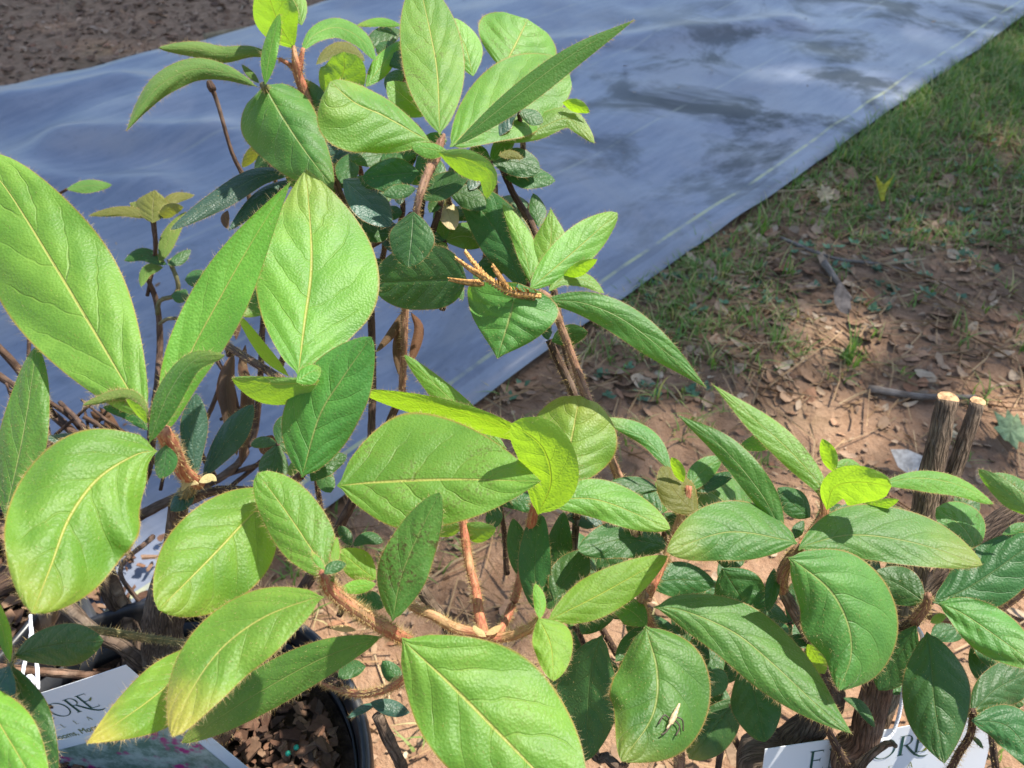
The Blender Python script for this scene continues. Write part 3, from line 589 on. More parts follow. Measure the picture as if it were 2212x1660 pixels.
# older leaves deep inside the left-hand shrub
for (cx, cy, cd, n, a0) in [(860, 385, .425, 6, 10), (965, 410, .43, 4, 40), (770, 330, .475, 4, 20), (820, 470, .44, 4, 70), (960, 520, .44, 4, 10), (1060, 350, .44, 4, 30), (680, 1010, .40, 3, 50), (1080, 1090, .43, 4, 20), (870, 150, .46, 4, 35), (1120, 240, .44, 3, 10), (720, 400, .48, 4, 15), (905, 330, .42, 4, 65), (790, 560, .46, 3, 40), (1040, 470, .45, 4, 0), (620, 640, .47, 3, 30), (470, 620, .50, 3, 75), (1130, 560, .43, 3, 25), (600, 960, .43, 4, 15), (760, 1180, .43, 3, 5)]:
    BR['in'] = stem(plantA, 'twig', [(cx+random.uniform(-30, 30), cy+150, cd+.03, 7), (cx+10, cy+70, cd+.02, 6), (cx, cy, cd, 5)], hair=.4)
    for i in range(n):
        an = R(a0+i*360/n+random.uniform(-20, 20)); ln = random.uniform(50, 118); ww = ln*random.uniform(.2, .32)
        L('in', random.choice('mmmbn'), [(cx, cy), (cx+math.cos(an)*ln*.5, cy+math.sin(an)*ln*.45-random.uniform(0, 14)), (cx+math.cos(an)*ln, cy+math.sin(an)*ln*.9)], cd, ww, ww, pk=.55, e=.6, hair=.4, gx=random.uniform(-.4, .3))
# older leaves deep inside the right-hand shrub
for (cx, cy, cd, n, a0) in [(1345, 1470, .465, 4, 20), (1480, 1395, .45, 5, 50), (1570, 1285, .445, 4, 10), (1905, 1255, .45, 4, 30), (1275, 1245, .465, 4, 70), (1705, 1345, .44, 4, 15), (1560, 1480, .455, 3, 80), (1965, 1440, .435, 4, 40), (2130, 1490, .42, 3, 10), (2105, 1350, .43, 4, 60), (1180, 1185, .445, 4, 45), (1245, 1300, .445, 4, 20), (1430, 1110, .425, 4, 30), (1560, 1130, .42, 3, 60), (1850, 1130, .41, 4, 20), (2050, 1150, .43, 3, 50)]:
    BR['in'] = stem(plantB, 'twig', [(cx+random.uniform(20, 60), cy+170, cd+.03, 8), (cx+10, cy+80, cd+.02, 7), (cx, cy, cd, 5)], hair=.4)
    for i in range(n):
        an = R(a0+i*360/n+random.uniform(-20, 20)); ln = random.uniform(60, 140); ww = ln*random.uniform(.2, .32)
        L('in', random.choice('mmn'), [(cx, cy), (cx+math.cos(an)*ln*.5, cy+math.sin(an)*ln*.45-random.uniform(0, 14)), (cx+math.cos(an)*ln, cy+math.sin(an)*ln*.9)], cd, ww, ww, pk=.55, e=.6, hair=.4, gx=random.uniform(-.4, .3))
# --- twiggy azalea behind at left
def ctw(pts, key=None, **k):
    pts = [(p[0], p[1], p[2]-(.045 if p[2] > .6 and i else 0), p[3]) for i, p in enumerate(pts)]; key = key or 'C%d' % len(BR); br(key, 'C', k.pop('mat', 'twig'), pts, rough=.2, **k); return key
ctw([C0, (120, 1130, .68, 11), (110, 980, .64, 9), (60, 830, .60, 9), (-30, 720, .58, 7)], 'C_a')
ctw([C0, (180, 1100, .67, 14), (205, 1000, .62, 10), (120, 900, .60, 9), (-20, 800, .58, 8)], 'C_b')
ctw([(205, 1000, .62, 8), (170, 920, .60, 6), (90, 860, .58, 5), (20, 845, .56, 4)])
ctw([(205, 1000, .62, 7), (185, 930, .61, 6), (130, 870, .60, 5)])
ctw([C0, (270, 1090, .66, 10), (330, 900, .62, 9), (345, 760, .60, 7), (340, 660, .59, 6), (318, 600, .58, 5)], 'C_c')
ctw([(340, 680, .59, 5), (345, 650, .585, 5), (375, 640, .58, 5), (385, 615, .575, 5), (365, 560, .57, 5)], 'C_star2', mat='greenstem')
ctw([(318, 640, .585, 4), (330, 580, .58, 4), (336, 530, .57, 5), (331, 478, .565, 6)], 'C_star')
ctw([(345, 700, .59, 4), (360, 690, .58, 4), (380, 688, .57, 4)], mat='greenstem')
ctw([C0, (330, 1100, .66, 11), (480, 1030, .62, 9), (540, 960, .60, 8), (560, 850, .58, 7), (570, 660, .56, 6), (585, 560, .55, 5)], 'C_d')
ctw([(480, 1030, .62, 5), (540, 1010, .61, 5), (590, 990, .60, 4)])
ctw([(500, 1050, .62, 5), (560, 1000, .61, 5), (600, 950, .60, 4)])
ctw([(470, 1040, .62, 6), (430, 960, .60, 5), (462, 870, .58, 5), (480, 820, .57, 5)])
ctw([(530, 960, .60, 5), (500, 830, .585, 5), (470, 780, .58, 5), (450, 700, .58, 4)])
ctw([(340, 1000, .64, 6), (250, 940, .62, 6), (180, 900, .61, 5)])
ctw([(140, 1160, .66, 8), (60, 1050, .63, 6), (-20, 1000, .61, 5)])
ctw([(330, 1160, .66, 6), (260, 1230, .64, 5), (300, 1300, .62, 5)])
ctw([(570, 700, .56, 5), (555, 560, .55, 5), (540, 440, .54, 5), (527, 385, .535, 5), (500, 327, .53, 4.5), (473, 233, .525, 4.5), (458, 190, .52, 5.5)], 'C_bare')
ctw([(460, 196, .52, 8), (455, 186, .52, 9), (452, 176, .52, 6)])
ctw([(555, 560, .55, 5), (600, 440, .54, 5), (575, 320, .53, 4)], 'C_dry')
ctw([(110, 430, .60, 3), (145, 409, .595, 3)], 'C_tip')
ctw([(60, 830, .60, 4), (70, 620, .60, 4), (110, 430, .60, 3)])
for i in range(16):
    x, y = random.uniform(20, 520), random.uniform(900, 1060); d_ = random.uniform(.58, .62); a_ = R(random.uniform(20, 160)); l_ = random.uniform(60, 150)
    ctw([(x, y, d_, 4), (x+math.cos(a_)*l_*.5+random.uniform(-12, 12), y-math.sin(a_)*l_*.5, d_-.01, 3.4), (x+math.cos(a_)*l_, y-math.sin(a_)*l_, d_-.02, 2.6)])
L('C_tip', 'f', [(144, 409), (185, 402), (242, 400)], .595, 12, 15)
L('C_star', 'o', [(330, 482), (330, 450), (334, 411)], .56, 36, 38, pk=.5, e=1.0, g=.6, gx=-.2)
L('C_star', 'o', [(320, 470), (270, 460), (192, 466)], .565, 8, 14, pk=.3)
L('C_star', 'o', [(340, 465), (372, 432), (420, 422)], .57, 12, 11)
L('C_star', 'o', [(342, 470), (368, 452), (396, 448)], .565, 12, 16, u=True)
L('C_star', 'o', [(318, 462), (300, 448), (280, 440)], .57, 10, 10)
L('C_star2', 'f', [(345, 568), (368, 510), (402, 458)], .565, 17, 16, hair=1.4)
L('C_star2', 'm', [(360, 572), (310, 550), (268, 564)], .57, 14, 14)
L('C_star2', 'f', [(352, 578), (318, 585), (304, 620)], .57, 12, 12)
L('C_star2', 'm', [(362, 572), (388, 560), (412, 540)], .565, 12, 12)
L('C_star2', 'm', [(370, 640), (392, 640), (402, 625)], .56, 14, 14)
L('C_dry', 'b', [(640, 374), (560, 382), (475, 430), (368, 497)], .47, 24, 22, g=.4, hair=1.2)
L('C_dry', 'b', [(642, 388), (570, 425), (494, 498)], .48, 17, 17, g=.2, hair=1)
L('C_dry', 'o', [(565, 306), (548, 330), (523, 362)], .53, 13, 13, u=True)
L('C_dry', 'm', [(572, 318), (565, 360), (555, 408)], .535, 16, 14, g=0, gx=-.4)
L('C_dry', 't', [(585, 320), (590, 350), (598, 385)], .53, 9, 9, hair=0)
L('C_dry', 't', [(492, 455), (486, 475), (492, 495)], .53, 9, 9, hair=0)
for k, (x0, y0, x1, y1, x2, y2, ww) in enumerate([(505, 760, 490, 850, 512, 985, 17), (520, 770, 535, 860, 520, 1010, 15), (500, 765, 478, 840, 486, 900, 11), (530, 745, 525, 800, 545, 860, 10), (510, 735, 512, 700, 522, 660, 9)]):
    L('C_d', 't', [(x0, y0), (x1, y1), (x2, y2)], .56+.006*k, ww, ww, hair=0, curl=.9)
for (x0, y0, x1, y1, x2, y2, ww) in [(868, 675, 850, 715, 812, 762, 9), (864, 690, 856, 760, 862, 812, 8), (888, 675, 905, 715, 884, 792, 11)]:
    L('A_top', 't', [(x0, y0), (x1, y1), (x2, y2)], .435, ww, ww, hair=0, curl=.9)
for (x0, y0, x1, y1, x2, y2, ww) in [(215, 880, 240, 910, 262, 935, 9), (228, 905, 235, 935, 225, 965, 12), (195, 890, 215, 900, 240, 898, 10)]:
    L('C_b', 't', [(x0, y0), (x1, y1), (x2, y2)], .605, ww, ww, hair=0, curl=.9)
L('C_d', 't', [(590, 985), (582, 965), (588, 940)], .50, 22, 18, hair=0)

# fresh-cut ends
def disc(parent, c, d, rpx, name='cut_face'):
    ctr = Vector(c); r = rpx*d/F; n = 18
    V = [ctr + Vector((0, 0, .0012))] + [ctr + Vector((math.cos(a)*r*random.uniform(.93, 1.02), math.sin(a)*r*random.uniform(.93, 1.02), .0006)) for a in np.linspace(0, 2*math.pi, n, endpoint=False)]
    V += [v - Vector((0, 0, .0022)) for v in V[1:]]
    Fc = [(0, i+1, (i+1) % n+1) for i in range(n)] + [(i+1, i+1+n, (i+1) % n+1+n, (i+1) % n+1) for i in range(n)]
    return mesh_obj(name, V, Fc, MAT['cut'], parent, ctr, False)
disc(BR['B_cut'], P(2048, 862, .43), .43, 22.5); disc(BR['B_cut2'], P(2112, 869, .434), .434, 16)

# ------------------------------------------------------------------ pots
def mk_potmat():
    M = NT('black_pot_plastic'); ob = M.coord('Object'); n = M.noise(ob, 30, 5, .65); s = M.noise(M.mapping(ob, (3, 3, .3)), 90, 3)
    k = M.mix(M.math('MULTIPLY', M.ss(n, .45, .75), .6), (.010, .011, .014), (.06, .055, .05))
    return M.done(M.bsdf(k, M.math('MULTIPLY_ADD', n, .3, .22), .5, M.bump(s, .12, .0006)))
POTM = mk_potmat()
def mk_chip(name, cols, rough=.9):
    M = NT(name); rp = M.n('ShaderNodeNewGeometry').outputs['Random Per Island']; ob = M.coord('Object')
    cr = M.n('ShaderNodeValToRGB'); M.link(rp, cr.inputs[0]); el = cr.color_ramp.elements
    while len(el) > 1: el.remove(el[0])
    el[0].position = 0; el[0].color = (*cols[0], 1)
    for i, c in enumerate(cols[1:]):
        x = el.new((i+1)/(len(cols)-1)); x.color = (*c, 1)
    n = M.noise(ob, 260, 4, .65)
    k = M.mix(M.math('MULTIPLY', M.ss(n, .35, .7), .45), cr.outputs[0], M.mix(1.0, cr.outputs[0], (.45, .42, .4), 'MULTIPLY'))
    return M.done(M.bsdf(k, rough, .2, M.bump(n, .5, .001)))
CHIP = mk_chip('bark_chip', [(.065, .034, .022), (.14, .072, .044), (.09, .055, .038), (.20, .105, .062), (.05, .032, .024), (.26, .16, .10), (.10, .052, .033)])
BEAD = plain('fertiliser_bead', (.02, .35, .22), .3, .5, .1)
SOILM = plain('potting_soil', (.045, .029, .020), .95, .1, .5, 180, 1.0, .004)
def chips_mesh(n, place, size, flat=.35, bend=.25):
    V = []; Fc = []
    for i in range(n):
        c, sc = place(); s = random.uniform(*size)*sc
        k = random.choice((5, 6, 7)); ang = sorted(random.uniform(0, 6.28) for _ in range(k))
        ax = Vector((random.gauss(0, .45), random.gauss(0, .45), 1)).normalized(); q = ax.to_track_quat('Z', 'Y')
        asp = random.uniform(.35, .95); th = s*flat*random.uniform(.25, .8); b0 = len(V); rot = random.uniform(0, 6.28)
        top = []
        for a in ang:
            x = math.cos(a)*s; y = math.sin(a)*s*asp
            x, y = x*math.cos(rot)-y*math.sin(rot), x*math.sin(rot)+y*math.cos(rot)
            z = bend*x*x/s
            V.append(c + q @ Vector((x, y, z+th))); top.append((x*.92, y*.92, z))
        for t_ in top: V.append(c + q @ Vector(t_))
        Fc.append(tuple(range(b0, b0+k))); Fc += [(b0+j, b0+(j+1) % k, b0+k+(j+1) % k, b0+k+j) for j in range(k)]
    return V, Fc
def pot(label, cx, cy, nch, S=1.0):
    o = tag(empty('nursery_pot', (cx, cy, 0)), label, 'pot', None)
    def ring(prof, name, m=POTM, seg=72):
        V = [(cx+math.cos(2*math.pi*j/seg)*r*S, cy+math.sin(2*math.pi*j/seg)*r*S, z) for r, z in prof for j in range(seg)]; k = len(prof)
        Fc = [(i*seg+j, i*seg+(j+1) % seg, (i+1)*seg+(j+1) % seg, (i+1)*seg+j) for i in range(k-1) for j in range(seg)]
        return mesh_obj(name, V, Fc, m, o, Vector((cx, cy, 0)))
    ring([(.0, .004), (.108, .004), (.112, .010), (.131, .228), (.1285, .230), (.128, .2), (.124, .12)], 'pot_wall')
    ring([(.1312, .226), (.139, .226), (.1405, .230), (.1415, .243), (.1405, .249), (.138, .2515), (.135, .2505), (.1335, .246), (.131, .231)], 'pot_rim')
    nr, seg = 18, 60; V = [(cx, cy, SOIL-.012)]; 
    for i in range(1, nr+1):
        for j in range(seg):
            a = 2*math.pi*j/seg; r = .1275*S*i/nr; x, y = cx+math.cos(a)*r, cy+math.sin(a)*r
            V.append((x, y, SOIL-.012+.006*mnoise.noise(Vector((x*40, y*40, 1)))*(i < nr)))
    Fc = [(0, 1+j, 1+(j+1) % seg) for j in range(seg)] + [(1+i*seg+j, 1+(i+1)*seg+j, 1+(i+1)*seg+(j+1) % seg, 1+i*seg+(j+1) % seg) for i in range(nr-1) for j in range(seg)]
    s = mesh_obj('potting_soil', V, Fc, SOILM, o, Vector((cx, cy, 0)))
    def place():
        while True:
            x, y = random.uniform(-.122, .122)*S, random.uniform(-.122, .122)*S
            if x*x+y*y < (.12*S)**2: break
        return Vector((cx+x, cy+y, SOIL-.011+.006*mnoise.noise(Vector(((cx+x)*40, (cy+y)*40, 1)))+random.uniform(0, .007))), 1
    V, Fc = chips_mesh(nch, place, (.0025, .0085))
    c = mesh_obj('bark_chips', V, Fc, CHIP, o, Vector((cx, cy, 0)), False); c['kind'] = 'stuff'
    return o
pa = pot('black plastic nursery pot full of brown bark under the large light green azalea leaves', *POT_A, 2600)
pb = pot('black nursery pot under the azalea with sawn-off stems', *POT_B, 900)
pc = pot('black nursery pot of the twiggy azalea, standing on the edge of the blue fabric', *POT_C, 1200, .8)
for (x, y) in [(622, 1628), (640, 1615)]:
    c = G(x, y, SOIL-.001)
    n = 8; V = [(c.x+math.sin(p)*math.cos(a)*.0019, c.y+math.sin(p)*math.sin(a)*.0019, c.z+math.cos(p)*.0019) for p in np.linspace(.05, 3.09, 6) for a in np.linspace(0, 6.283, n, endpoint=False)]
    Fc = [(i*n+j, i*n+(j+1) % n, (i+1)*n+(j+1) % n, (i+1)*n+j) for i in range(5) for j in range(n)]
    tag(mesh_obj('fertiliser_bead', V, Fc, BEAD, None, c), 'tiny green fertiliser bead on the bark in the pot', 'bead', 'fertiliser beads on the potting bark')

def psp():
    c = G(random.gauss(185, 60), random.gauss(1255, 40), 0); return Vector((c.x, c.y, .016+random.uniform(0, .008))), 1
V, Fc = chips_mesh(330, psp, (.003, .011)); sc_ = mesh_obj('spilled_bark', V, Fc, CHIP, None, G(185, 1255, 0), False); sc_['kind'] = 'stuff'; tag(sc_, 'spilled bark chips on the fabric between the two pots', 'bark')
# ------------------------------------------------------------------ hanging plant tags
def mk_card():
    M = NT('glossy_card'); ob = M.coord('Object'); n = M.noise(ob, 90, 4)
    k = M.mix(M.math('MULTIPLY', M.ss(n, .60, .75), .25), (.62, .64, .65), (.45, .43, .38))
    return M.done(M.bsdf(k, .35, .5))
CARD = mk_card()
def mk_flower():
    M = NT('printed_flower_photo'); ob = M.coord('Object'); a = M.noise(ob, 70, 5, .7); b = M.voro(ob, 210).outputs[0]; c = M.noise(ob, 38, 3)
    k = M.mix(M.ss(a, .35, .65), (.10, .17, .12), (.36, .42, .36))
    k = M.mix(M.math('MULTIPLY', M.ss(c, .50, .57), M.ss(b, .75, .45)), k, (.36, .03, .16))
    return M.done(M.bsdf(k, .35, .5))
FLOW = mk_flower(); INK = plain('dark_green_ink', (.012, .06, .045), .5, .3, .1); INK2 = plain('olive_ink', (.13, .15, .02), .5, .3, .1)
STR = plain('white_string', (.75, .75, .78), .9, .1, .15, 900, 1.0, .0008)
def stroke(pts, w0, w1=None):
    """flat ribbon along 2-D points, widths w0 -> w1 (or list)"""
    p = np.array(pts, float); n = len(p); ws = np.interp(np.linspace(0, 1, n), np.linspace(0, 1, len(w0)), w0) if isinstance(w0, (list, tuple)) else np.linspace(w0, w0 if w1 is None else w1, n)
    t = unit(np.gradient(p, axis=0)); nn = np.stack([-t[:, 1], t[:, 0]], 1)
    V = np.vstack([p+nn*ws[:, None]/2, p-nn*ws[:, None]/2]); return V, [(i, i+1, n+i+1, n+i) for i in range(n-1)]
def glyphs():
    def arc(cx, cy, rx, ry, a0, a1, n=28): return [(cx+rx*math.cos(R(a)), cy+ry*math.sin(R(a))) for a in np.linspace(a0, a1, n)]
    g = {}
    E = [stroke([(.12, 0), (.12, 1)], .11), stroke([(.0, .985), (.60, .985)], .035), stroke([(.58, .99), (.6, .86)], .03, .01), stroke([(.17, .52), (.48, .52)], .035), stroke([(.48, .60), (.48, .44)], .02), stroke([(0, .015), (.62, .015)], .035), stroke([(.62, .01), (.66, .15)], .03, .01)]
    g['E'] = (E, .78)
    g['N'] = ([stroke([(.1, 0), (.1, 1)], .045), stroke([(.08, .98), (.72, .02)], .12), stroke([(.74, 0), (.74, 1)], .045), stroke([(0, .985), (.14, .985)], .03), stroke([(.64, .985), (.84, .985)], .03), stroke([(0, .015), (.2, .015)], .03)], .95)
    g['C'] = ([stroke(arc(.52, .5, .50, .5, 48, 312, 40), [.03, .05, .11, .11, .05, .03])], .98)
    g['O'] = ([stroke(arc(.55, .5, .53, .49, 90, 450, 60), [.03, .085, .085, .03, .075, .08, .03])], 1.2)
    g['R'] = ([stroke([(.14, 0), (.14, 1)], .13), stroke([(0, .985), (.16, .985)], .035), stroke([(0, .015), (.28, .015)], .035), stroke([(.18, .985)]+arc(.36, .74, .24, .245, 90, -90, 24)+[(.18, .49)], [.035, .04, .10, .04, .035]), stroke([(.36, .49), (.62, .18), (.85, -.06), (1.1, -.22), (1.35, -.27), (1.55, -.22)], [.10, .11, .10, .09, .07, .01])], .74)
    g['L'] = ([stroke([(.12, 0), (.12, 1)], .13), stroke([(.0, .98), (.25, .98)], .05), stroke([(0, .025), (.55, .025)], .06), stroke([(.55, 0), (.57, .2)], .04)], .7)
    g['A'] = ([stroke([(.0, 0), (.40, 1)], .06), stroke([(.80, 0), (.40, 1)], .14), stroke([(.17, .34), (.62, .34)], .06), stroke([(-.08, .02), (.12, .02)], .05), stroke([(.66, .02), (.94, .02)], .05)], .95)
    g['Z'] = ([stroke([(.05, .97), (.68, .97)], .07), stroke([(.66, .97), (.04, .03)], .13), stroke([(.04, .03), (.7, .03)], .07)], .85)
    return g
GL = glyphs()
def word(txt, x, y, h, gap, wide=1.0):
    V = []; Fc = []
    for ch in txt:
        gs, adv = GL[ch]
        for gv, gf in gs:
            b = len(V); V += [(x+a*h*wide, y+c*h) for a, c in gv]; Fc += [tuple(b+i for i in f) for f in gf]
        x += (adv*wide+gap)*h
    return V, Fc, x
def font_text(s, size, shear=.2):
    cu = bpy.data.curves.new('print', 'FONT'); cu.body = s; cu.size = size; cu.shear = shear; cu.resolution_u = 3
    to = bpy.data.objects.new('print', cu); col.objects.link(to); dg = bpy.context.evaluated_depsgraph_get(); dg.update()
    me = bpy.data.meshes.new_from_object(to.evaluated_get(dg)); V = [(v.co.x, v.co.y) for v in me.vertices]; Fc = [tuple(p.vertices) for p in me.polygons]
    bpy.data.objects.remove(to); bpy.data.meshes.remove(me); bpy.data.curves.remove(cu)
    return V, Fc
def plant_tag(label, TL, ux, vy, W, H, hole, strings, hide_small, panel, hh=.092, dx=0.0, dy=0.0):
    """TL corner in the world, ux/vy unit vectors to the right and down the card"""
    ux = ux.normalized(); vy = (vy-ux*vy.dot(ux)).normalized(); nz = ux.cross(vy)
    if nz.dot(CAM-TL) < 0: nz = -nz
    o = tag(empty('plant_tag', TL), label, 'tag')
    q = lambda x, y, z=0: TL + ux*x + vy*(-y) + nz*z         # x right, y up from the top-left corner (y negative inside)
    def bend(x, y): return .0012*math.sin(x/W*3.1)+.0008*math.sin(-y/H*2.5)
    nx, ny = 14, 14; th = .0004; V = []; Fc = []
    for s in (th, 0):
        for j in range(ny+1):
            for i in range(nx+1):
                x, y = W*i/nx, -H*j/ny; V.append(q(x, y, bend(x, y)+s))
    M_ = (nx+1)*(ny+1)
    for j in range(ny):
        for i in range(nx):
            a = j*(nx+1)+i; Fc += [(a, a+1, a+nx+2, a+nx+1), (M_+a, M_+a+nx+1, M_+a+nx+2, M_+a+1)]
    rim = [i for i in range(nx+1)] + [(j+1)*(nx+1)+nx for j in range(ny)] + [ny*(nx+1)+nx-1-i for i in range(nx)] + [(ny-1-j)*(nx+1) for j in range(ny-1)]
    Fc += [(rim[i], M_+rim[i], M_+rim[(i+1) % len(rim)], rim[(i+1) % len(rim)]) for i in range(len(rim))]
    mesh_obj('card', V, Fc, CARD, o, TL, False)
    def flat(name, v2, f2, m, lift=.0007):
        return mesh_obj(name, [q(x, y, bend(x, y)+lift) for x, y in v2], f2, m, o, TL, False)
    h = W*hh
    v, f, xe = word('ENCORE', 0, 0, h, .05); x0 = (W-xe)*.5+dx*W
    v, f, _ = word('ENCORE', x0, -W*(.185+dy), h, .05); flat('lettering', v, f, INK)
    v, f = [], []
    for i, ch in enumerate('AZALEA'):
        a_, f_, _ = word(ch, x0+W*.087*i, -W*(.255+dy), W*.028, 0); f += [tuple(len(v)+q_ for q_ in t_) for t_ in f_]; v += a_
    flat('lettering', v, f, INK2)
    if not hide_small:
        v, f = font_text('Blooms, More Often\u2122', W*.056, .15); mx = max(a for a, b in v); v = [(a+W*(.84+dx)-mx, b-W*.33) for a, b in v]; flat('lettering', v, f, INK2)
    # leaf sprig over the last E
    v, f = [], []
    for (ex, ey, an) in ((x0+xe-W*.025, -W*.125, 35), (x0+W*.05, -W*.14, 30)):
        b = len(v); v += [(ex+math.cos(R(an))*a*W*.02-math.sin(R(an))*c*W*.011, ey+math.sin(R(an))*a*W*.02+math.cos(R(an))*c*W*.011) for a, c in ((-1, 0), (0, .5), (1, 0), (0, -.5))]; f.append((b, b+1, b+2, b+3))
    flat('leaf_mark', v, f, INK2, .0008)
    n = 20; hv = [(hole[0]+math.cos(a)*.0022, hole[1]+math.sin(a)*.0022) for a in np.linspace(0, 6.283, n, endpoint=False)]
    flat('hole', hv, [tuple(range(n))], POTM, .0007)
    if panel:
        x1, y0 = W*.915, -W*.40; k = 12; vv = [(W*.0+x1*i/k, y0-(H+y0)*.98*j/k) for j in range(k+1) for i in range(k+1)]
        flat('flower_picture', vv, [(j*(k+1)+i, j*(k+1)+i+1, (j+1)*(k+1)+i+1, (j+1)*(k+1)+i) for j in range(k) for i in range(k)], FLOW)
    for path, r in strings:
        pp = catmull([tuple(p) for p in path], 28); V, Fc, UV = tube_data(pp, r, 7, .3)
        mesh_obj('string', V, Fc, STR, o, TL, True, UV)
    return o
tr = P(272, 1436, .47)
def solve_tag(TR, pl, pr, W, H):
    return None
ux = P(272, 1436, .455)-P(62, 1502, .480); vy = P(433, 1660, .515)-P(272, 1436, .455)
W1 = .125; TL1 = P(272, 1436, .455)-ux.normalized()*W1
at1 = lambda x, y: TL1+ux.normalized()*x
hk = P(70, 1500, .452)
plant_tag('plant tag with a magenta flower picture, on white string over the bark of the pot', TL1, ux, vy, W1, .145, (W1*.42, -.012),
          [([P(66, 1330, .50), P(66, 1380, .485), P(56, 1420, .47), P(48, 1470, .46), P(58, 1500, .452)], .0011), ([P(66, 1345, .50), P(72, 1390, .48), P(80, 1440, .468), P(82, 1490, .456)], .0011),
           ([P(56, 1500, .450), P(66, 1488, .449), P(72, 1474, .449), P(66, 1462, .449), P(60, 1468, .449), P(64, 1484, .448), P(58, 1498, .448)], .0016)], False, True, .104, -.11, .0)
TLr = P(1652, 1618, .425); ux2 = P(2155, 1530, .455)-TLr; W2 = ux2.length
plant_tag('plant tag without a picture in view, hanging by white string beside the thick reddish trunk', TLr, ux2, P(1700, 1760, .445)-TLr, W2, .15, (W2*.47, -.006),
          [([P(1950, 1345, .41), P(1985, 1360, .405), P(1990, 1400, .41), P(1955, 1475, .425), P(1942, 1545, .432), P(1925, 1590, .433), P(1900, 1602, .432)], .0010)], True, False, .092, -.05, -.05)

# ------------------------------------------------------------------ ground, fabric, litter, grass
def mk_ground():
    M = NT('red_clay_and_mulch'); ob = M.coord('Object'); sp = M.n('ShaderNodeSeparateXYZ'); M.link(ob, sp.inputs[0])
    n1 = M.noise(ob, 4, 5, .6); n2 = M.noise(ob, 38, 6, .7); n3 = M.noise(ob, 170, 5, .7)
    clay = M.mix(M.ss(n2, .3, .7), (.23, .130, .075), (.35, .215, .13)); clay = M.mix(M.math('MULTIPLY', M.ss(n3, .45, .7), .5), clay, (.34, .22, .14))
    soil = M.mix(M.ss(n2, .3, .7), (.20, .125, .075), (.35, .225, .14))
    # clay near the pots and under the canopy edge, mulch beyond the fabric
    s = M.math('SUBTRACT', sp.outputs[1], M.math('MULTIPLY', sp.outputs[0], .1))
    f = M.ss(M.math('ADD', s, M.math('MULTIPLY_ADD', n1, .8, -.4)), .60, 1.0)
    k = M.mix(f, clay, soil)
    k = M.mix(M.math('MULTIPLY', M.ss(n1, .55, .72), .45), k, (.20, .15, .085))
    h = M.math('ADD', M.math('MULTIPLY', n2, 1.0), M.math('MULTIPLY', n3, .5))
    return M.done(M.bsdf(k, .95, .1, M.bump(h, 1.0, .008)))
def gz(x, y): return .010*mnoise.noise(Vector((x*3.1, y*3.1, .4))) + .006*mnoise.noise(Vector((x*11, y*11, 2.4)))-.008
xs = np.r_[-80, -30, -10, -5, np.linspace(-3, 3.4, 170), 6, 12, 30, 80]; ys = np.r_[-40, -10, -3, np.linspace(-.6, 4, 130), 6, 12, 30, 100]
V = [(x, y, gz(x, y)) for y in ys for x in xs]; nx = len(xs)
Fc = [(j*nx+i, j*nx+i+1, (j+1)*nx+i+1, (j+1)*nx+i) for j in range(len(ys)-1) for i in range(nx-1)]
g_ = mesh_obj('ground', V, Fc, mk_ground()); g_['kind'] = 'structure'

def mk_fabric():
    M = NT('woven_weed_fabric'); uv = M.n('ShaderNodeUVMap').outputs[0]; sp = M.n('ShaderNodeSeparateXYZ'); M.link(uv, sp.inputs[0])
    a = sp.outputs[0]; s = sp.outputs[1]        # metres along, metres across from the right-hand edge
    ob = M.coord('Object')
    n1 = M.noise(M.mapping(ob, (1, 1, 1), (0, 0, R(-45)), (0, 0, 0)), 2.6, 5, .62, .5); n2 = M.noise(M.mapping(uv, (3, 14, 1)), 3.5, 5, .65); n3 = M.noise(ob, 240, 3)
    k = M.mix(M.ss(n2, .3, .7), (.125, .147, .198), (.188, .205, .248))
    k = M.mix(M.math('MULTIPLY', M.ss(n1, .48, .66), .7), k, (.24, .235, .245))      # dusty film
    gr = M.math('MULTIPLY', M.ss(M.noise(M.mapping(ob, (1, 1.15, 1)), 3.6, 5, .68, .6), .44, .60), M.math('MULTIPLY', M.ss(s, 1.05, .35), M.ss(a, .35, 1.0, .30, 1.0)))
    k = M.mix(M.math('MULTIPLY', gr, .85), k, (.030, .036, .034))                  # tree shadows and reflections painted into the fabric colour as dark patches
    k = M.mix(M.math('MULTIPLY', M.ss(M.noise(ob, 90, 5, .75), .56, .72), .45), k, (.055, .06, .07))
    def line(c, wd, amt, colr, k):
        dd = M.math('ABSOLUTE', M.math('SUBTRACT', s, c))
        m_ = M.math('MULTIPLY', M.ss(dd, wd*.5, wd), M.ss(M.noise(M.mapping(uv, (9, 1, 1)), 3, 3), .62, .42)); m_ = M.math('SUBTRACT', 1.0, M.ss(dd, wd*.5, wd))
        m_ = M.math('MULTIPLY', m_, M.ss(M.noise(M.mapping(uv, (7, .5, 1)), 2.0, 4, .6), .35, .6))
        return M.mix(M.math('MULTIPLY', m_, amt), k, colr)
    k = line(.050, .0045, .85, (.40, .40, .18), k)
    for c in (.34, .64, .94, 1.24, 1.50): k = line(c, .005, .32, (.36, .36, .26), k)
    hem = M.ss(s, .030, .036)
    k = M.mix(M.math('MULTIPLY', M.math('SUBTRACT', 1.0, hem), .35), k, (.26, .29, .33))
    # woven relief
    wx = M.math('SINE', M.math('MULTIPLY', a, 1700)); wy = M.math('SINE', M.math('MULTIPLY', s, 1700))
    h = M.math('ADD', M.math('MULTIPLY', M.math('MULTIPLY', wx, wy), .25), n3)
    return M.done(M.bsdf(k, M.math('MULTIPLY_ADD', n1, .3, .24), M.math('MULTIPLY_ADD', gr, -.6, .75), M.bump(h, .25, .0006)))
